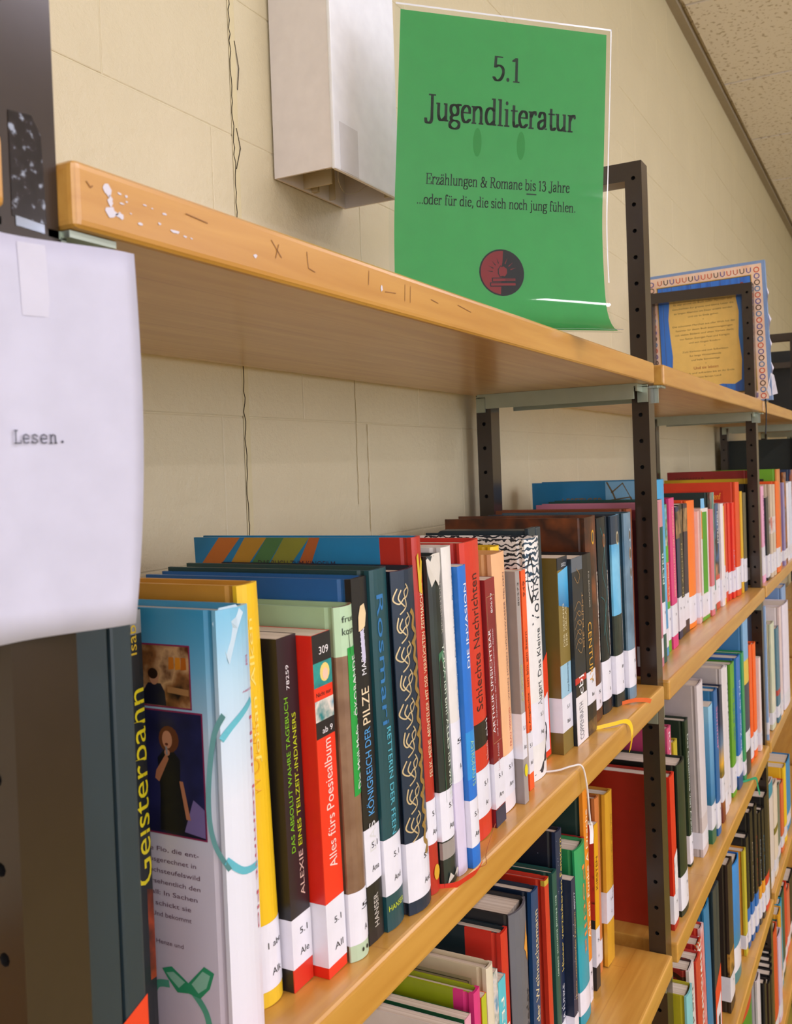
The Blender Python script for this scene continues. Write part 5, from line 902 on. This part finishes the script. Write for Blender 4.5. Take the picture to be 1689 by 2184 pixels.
# ================= fourth shelf, middle bay
a = ', middle bay fourth shelf'
mk('c_lime', 'h', '#a8a01c', '#7ec4c8', 'lime green sided hardcover with a light turquoise spine'+a, ('',), r=3, dep=150, sm=None)
mk('c_wlean', 'h', printed(['#8a2020', '#a82c28', '#3a1414'], 12, 2, stretch=(1, 1, 1), kind='wave'), '#d8cfcc', 'white-spined book leaning left with a red striped side'+a, ('',), r=1, t=[('Titel der Nacht', '#3a3434', .9, .5, .5, .3, 'd')])
mk('c_rlean', 'h', '#b83028', '#c83a2c', 'red hardcover leaning left beside the white-spined one'+a, ('',), r=1)
mk('c_stripe', 'h', '#b02c2c', printed(['#c02c24', '#e0c030', '#24305a', '#e4e4e4'], 34, 2, kind='wave'), 'thin hardcover with many coloured bands across its spine'+a, ('5',), r=1)
mk('c_rw', 'h', '#c83428', printed(['#e4d4d4', '#d04a4a', '#e8dcdc'], 10, 3), 'white and red hardcover left of the blue one'+a, ('5',), r=1)
mk('c_blue', 'h', '#17709c', '#1878a8', 'petrol blue hardcover leaning left'+a, ('5',), r=3)
slate_support('c_slate', 'dark slate book support with red foot in the middle bay, fourth shelf', 'I', (.05, .45))
mk('c_brown', 'h', '#2a1f1a', printed(['#211813', '#3a2b22', '#281d18'], 8, 3), 'dark brown hardcover with a gold pattern near its foot'+a, ('5',), r=1, sz=18, sh=40, bands=[(60, 96, printed(['#1c1410', '#c08a3a', '#2a1a10'], 40, 3))], dep=160)
wt = ramp_z([(0, '#2a7a80'), (.12, '#2f7f88'), (.3, '#2a86a0'), (.5, '#1f7fc0'), (1, '#2490e0')])
mk('c_blue2', 'h', '#1c5fa8', wt, 'broad bright blue hardcover shading to sea green'+a, ('5',), r=6, sz=20, sh=42)
mk('c_yel', 'h', '#c8861c', '#c8b830', 'yellow and white hardcover right of the broad blue one'+a, ('5',), r=1)
bl = [('first', '#2070c0'), ('second', '#2070c0'), ('third', '#2070c0'), ('fourth', '#e8a02a'), ('fifth', '#e8a02a')]
for i, (n_, c_) in enumerate(bl):
    mk(f'c_k{i+1}', 'h', '#15130f', printed(['#100f0f', '#1c1a19'], 20, i), f'black hardcover with a {"blue" if i < 3 else "yellow"} base band, {n_} of the black set'+a, ('5',), r=2, sz=12, sh=38, bands=[(50, 74, c_), (0, 12, '#2060a0' if i < 3 else '#4a4440')], t=[('DAS BUCH', ['#7a8a30', '#b8a48a', '#c03a30', '#b8c8d8', '#4a9ac0'][i], .75, .4, .5, .2, 'd')])
mk('c_k6', 'h', '#0f0e0e', '#121110', 'tall black hardcover with a red base, beside the right upright'+a, ('5',), r=2, sz=12, sh=40, bands=[(52, 70, '#d83420'), (0, 12, '#d83420')])
a = ', third bay fourth shelf'
mk('h_cream', 'h', '#d8ccc0', '#dccfc4', 'cream hardcover nearest the upright'+a, ('5',), r=2, bands=[(190, 220, '#2f90a8')])
mk('h_cream2', 'h', '#dccdb8', '#e4d4bc', 'cream hardcover with a small olive mark'+a, ('5',), r=2, bands=[(90, 104, '#7a7020')])
mk('h_grey', 'h', '#c8c8c0', '#6c7c68', 'grey green hardcover with pale edges'+a, ('5',), r=2)
mk('h_orange', 'h', '#d8502c', '#dc6a3a', 'dull orange hardcover'+a, ('5',), r=2)
mk('h_yel', 'h', '#e8b81c', '#f0c81e', 'yellow hardcover'+a, ('5',), r=2)
mk('h_blue', 'h', '#1c7ab0', '#1c90c8', 'broad sky blue hardcover'+a, ('5',), r=4)
# ================= fifth shelf
a = ', middle bay fifth shelf'
mk('d_rg', 'h', '#3f8a20', '#3f8a20', 'very tall red and green hardcover'+a, ('',), r=6, bands=[(250, 282, '#c83420')], fb=[(258, 282, '#c83420')])
mk('d_white', 'h', '#b8b0b4', '#d8d0d4', 'tall grey white hardcover with a dark red oval on its side'+a, ('',), r=2, dep=160, extra=lambda root, th, R_, h, dep: face_poly('oval_print', [(45+18*a_, h-45+26*c_) for a_, c_ in disc2(0, 0, 1, n=18)[:18]], mat('#4a1c28', .4), root))
for i, n_ in enumerate(('first', 'second', 'third', 'fourth', 'fifth', 'last')):
    mk(f'd_k{i+1}', 'h', '#121214', '#161618', f'black hardcover with pale page edges, {n_} of the black run'+a, ('',), r=2, dep=150)
mk('d_red', 'h', '#b83424', '#c03a2a', 'narrow red hardcover between black ones'+a, ('',), r=1)
a = ', third bay fifth shelf'
mk('i_or', 'h', '#d85a1c', '#d84a20', 'broad orange hardcover beside the upright'+a, ('',), r=3)
mk('i_wp', 'h', '#d8c8d8', '#d4c4dc', 'white and lilac hardcover'+a, ('',), r=2)
mk('i_green', 'h', '#1f6a48', '#1c2c50', 'green sided hardcover with a navy spine'+a, ('',), r=1)
mk('i_yel', 'h', '#dca028', '#e0a020', 'yellow orange hardcover'+a, ('',), r=2)
mk('i_cyan', 'h', '#2a9ac0', '#30a0c4', 'turquoise blue hardcover'+a, ('',), r=2)
mk('i_dgreen', 'h', '#1c4a38', '#1e503c', 'bottle green hardcover'+a, ('',), r=2)
mk('i_red', 'h', '#d83020', '#dc3822', 'bright red hardcover'+a, ('5',), r=2)
mk('i_red2', 'h', '#e07a5a', '#e07050', 'salmon red hardcover'+a, ('5',), r=2)
mk('i_blk', 'h', '#151515', '#1c1c1e', 'thick black book near the frame edge'+a, ('',), r=2)
# black lever-arch binders in the fourth bay and on top of it
for i in range(5):
    t = thing('binder', (X1+3*P+2+78*i, 12, RZ['A']+.2), f'black lever-arch binder, {["nearest", "second", "third", "fourth", "farthest"][i]} of the row in the fourth bay', 'binder', 'black binders')
    V, F = [], []; B(0, 0, 0, 72, 2.5, 318, V, F); B(0, 2.5, 0, 2.5, 208, 318, V, F); B(69.5, 2.5, 0, 72, 208, 318, V, F); link('cover', V, F, mat('#16201c', .5), t)
    box('paper_stack', 5, 12, 4, 60, 200, 300, M_PAGE, t); tube('finger_ring', [(36, -.8, 60), (36, -.2, 60)], 9, M_ZINC, t, n=14)
for i in range(2):
    t = thing('binder', (X1+4*P+60+85*i, 10, .2), f'black binder with a row of small rings standing on the top shelf, {["nearer", "farther"][i]} one', 'binder')
    h_ = (250, 300)[i]
    V, F = [], []; B(0, 0, 0, 60, 2.5, h_, V, F); B(0, 2.5, 0, 2.5, 200, h_, V, F); B(57.5, 2.5, 0, 60, 200, h_, V, F); link('cover', V, F, mat('#121514', .5), t)
    for z in range(40, h_-20, 50): tube('ring', [(30, -.9, z), (30, -.3, z)], 5, M_ZINC, t, n=10)

# ================= picture book displayed on the middle bay's top shelf
dbx = 2092
t = thing('picture_book', (dbx, -20, .2), 'blue picture book with an ornate border on the top shelf', 'book'); t.rotation_euler = (R(-1.6), 0, 0)
Wd, Hd = 242, 288
box('cover', 0, 0, 0, 2.6, Wd, Hd, mat('#7f9ccc', .4), t); box('back_cover', 13.4, 0, 0, 16, Wd, Hd, mat('#2a5a9a', .4), t); box('page_block', 2.6, 4, 3, 13.4, Wd-3, Hd-3, M_PAGE, t)
box('spine', 0, -1.6, 0, 16, 0, Hd, mat('#7a9ac8', .4), t)
def dp(n, y0, z0, y1, z1, m, off=.2): return link(n, [(-off, y1, z0), (-off, y0, z0), (-off, y0, z1), (-off, y1, z1)], [(0, 1, 2, 3)], m, t)
M_BORD = printed(['#f6dcc8', '#f4d2b8', '#ecc0a2'], 40, 2); M_BW = printed(['#2458b8', '#3a80e0', '#2c66c8'], 7, 1, stretch=(1, 6, .5))
dp('border', 5, 3, Wd-2, Hd-6, M_BORD, .2); dp('gold_line', 25, 20, Wd-22, Hd-26, mat('#d8b060', .4), .3); dp('dark_line', 26.5, 22, Wd-23.5, Hd-27.5, mat('#5a4a1c', .4), .36)
y = 28
while y < Wd-27:
    dp('plank_print', y, 24, min(y+19.4, Wd-25), Hd-29, M_BW, .45); y += 20
i = 0
for z in range(10, int(Hd)-12, 13):
    for y_ in (15, Wd-12):
        c_ = ['#d8502c', '#5a4a9c', '#4a2a1c', '#3a78b0'][(i//2 + i) % 4]; i += 1
        V2, F2 = strokes2d([[(y_+5*math.cos(a_), z+5*math.sin(a_)) for a_ in [k*math.pi/5 for k in range(11)]]], 1.9); link('border_letter', [(-.5, yy, zz) for yy, zz in V2], F2, mat(c_, .5), t)
for y_ in range(30, int(Wd)-20, 13):
    for z in (12, Hd-17):
        c_ = ['#d8502c', '#5a4a9c', '#3a241c', '#c8603a'][(i//2) % 4]; i += 1
        V2, F2 = strokes2d([[(y_-4, z+5), (y_-3.6, z-3), (y_, z-5.4), (y_+3.6, z-3), (y_+4, z+5)]], 1.8); link('border_letter', [(-.5, yy, zz) for yy, zz in V2], F2, mat(c_, .5), t)
for y_, z in ((42, Hd-46), (Wd-42, Hd-46)):
    for k in (-1, 1): link('knot_print', [(-.6, y_+k*3+4*math.cos(a_), z+k*3+4*math.sin(a_)) for a_ in [q*math.pi/6 for q in range(12)]], [tuple(range(12))], mat('#8a3430', .5), t)
pr_ = [(56, 48), (70, 40), (95, 43), (120, 38), (150, 42), (176, 40), (190, 50), (196, 70), (193, 110), (196, 150), (198, 190), (194, 226), (160, 230), (110, 228), (60, 231), (54, 190), (57, 140), (53, 90)]
link('parchment', [(-.6, y_, z) for y_, z in pr_], [tuple(range(len(pr_)))], mat('#f2cc72', .5), t)
lz = 218
for i, s_ in enumerate(('Es war einmal ein Buch voller Marchen und', 'Geschichten fur grosse und kleine Leser die', 'an langen Abenden am Feuer erzahlt werden', 'und nie zu Ende gehen', '*', 'Die schonsten Marchen aus aller Welt hat der', 'Sammler fur dieses Buch zusammengetragen', 'mit vielen Bildern und alten Versen darin', 'von Riesen Zwergen Feen und Konigen', 'und von klugen Kindern', '*', 'Zum Vorlesen und zum Selberlesen', 'fur lange Winterabende', 'und helle Sommertage', '*', 'Und sie lebten', 'glucklich und zufrieden bis an ihr Ende', 'in einem fernen Land')):
    ln = 128*len(s_)/44; v, f, w_ = text2d(s_); hh = 3.6 if s_ != 'Und sie lebten' else 6
    if s_ == 'Und sie lebten': ln = 50
    link('print_line', [(-.75, 126+ln/2-x*ln/w_, lz+y_*hh) for x, y_ in v], f, mat('#a03a1c' if hh > 4 else '#6a4a28', .5), t); lz -= 9.3
dp('title_label', 62, 8, 118, 20, mat('#d8c080', .5), .62); v, f, w_ = text2d('THIENE'); link('label_text', [(-.8, 108-x*36/w_, 10+y_*6) for x, y_ in v], f, M_INK, t)
for i, (z, q) in enumerate(((60, 5), (110, 4), (160, 6), (215, 4), (30, 7))):
    link('frayed_edge', [(1, -1.9, z-22), (1, -1.9-q*.7, z), (6, -2.1-q, z+6), (9, -1.8, z+20)], [(0, 1, 2, 3)], mat('#d9d4de', .7), t)
link('loose_flap', [(-.3, -1.5, 56), (2, -7, 50), (3, -12, 12), (-1, 4, 8), (-1, 8, 20)], [(0, 1, 2, 3, 4)], mat('#dcdcea', .6), t)
cord('black_cord', t, [(2094, -8, 3), (2090, -8.5, 1.5), (2086, -9, -4), (2086, -9.5, -22), (2080, -9, -52), (2074, -8, -70)], 1.3, '#16181c')
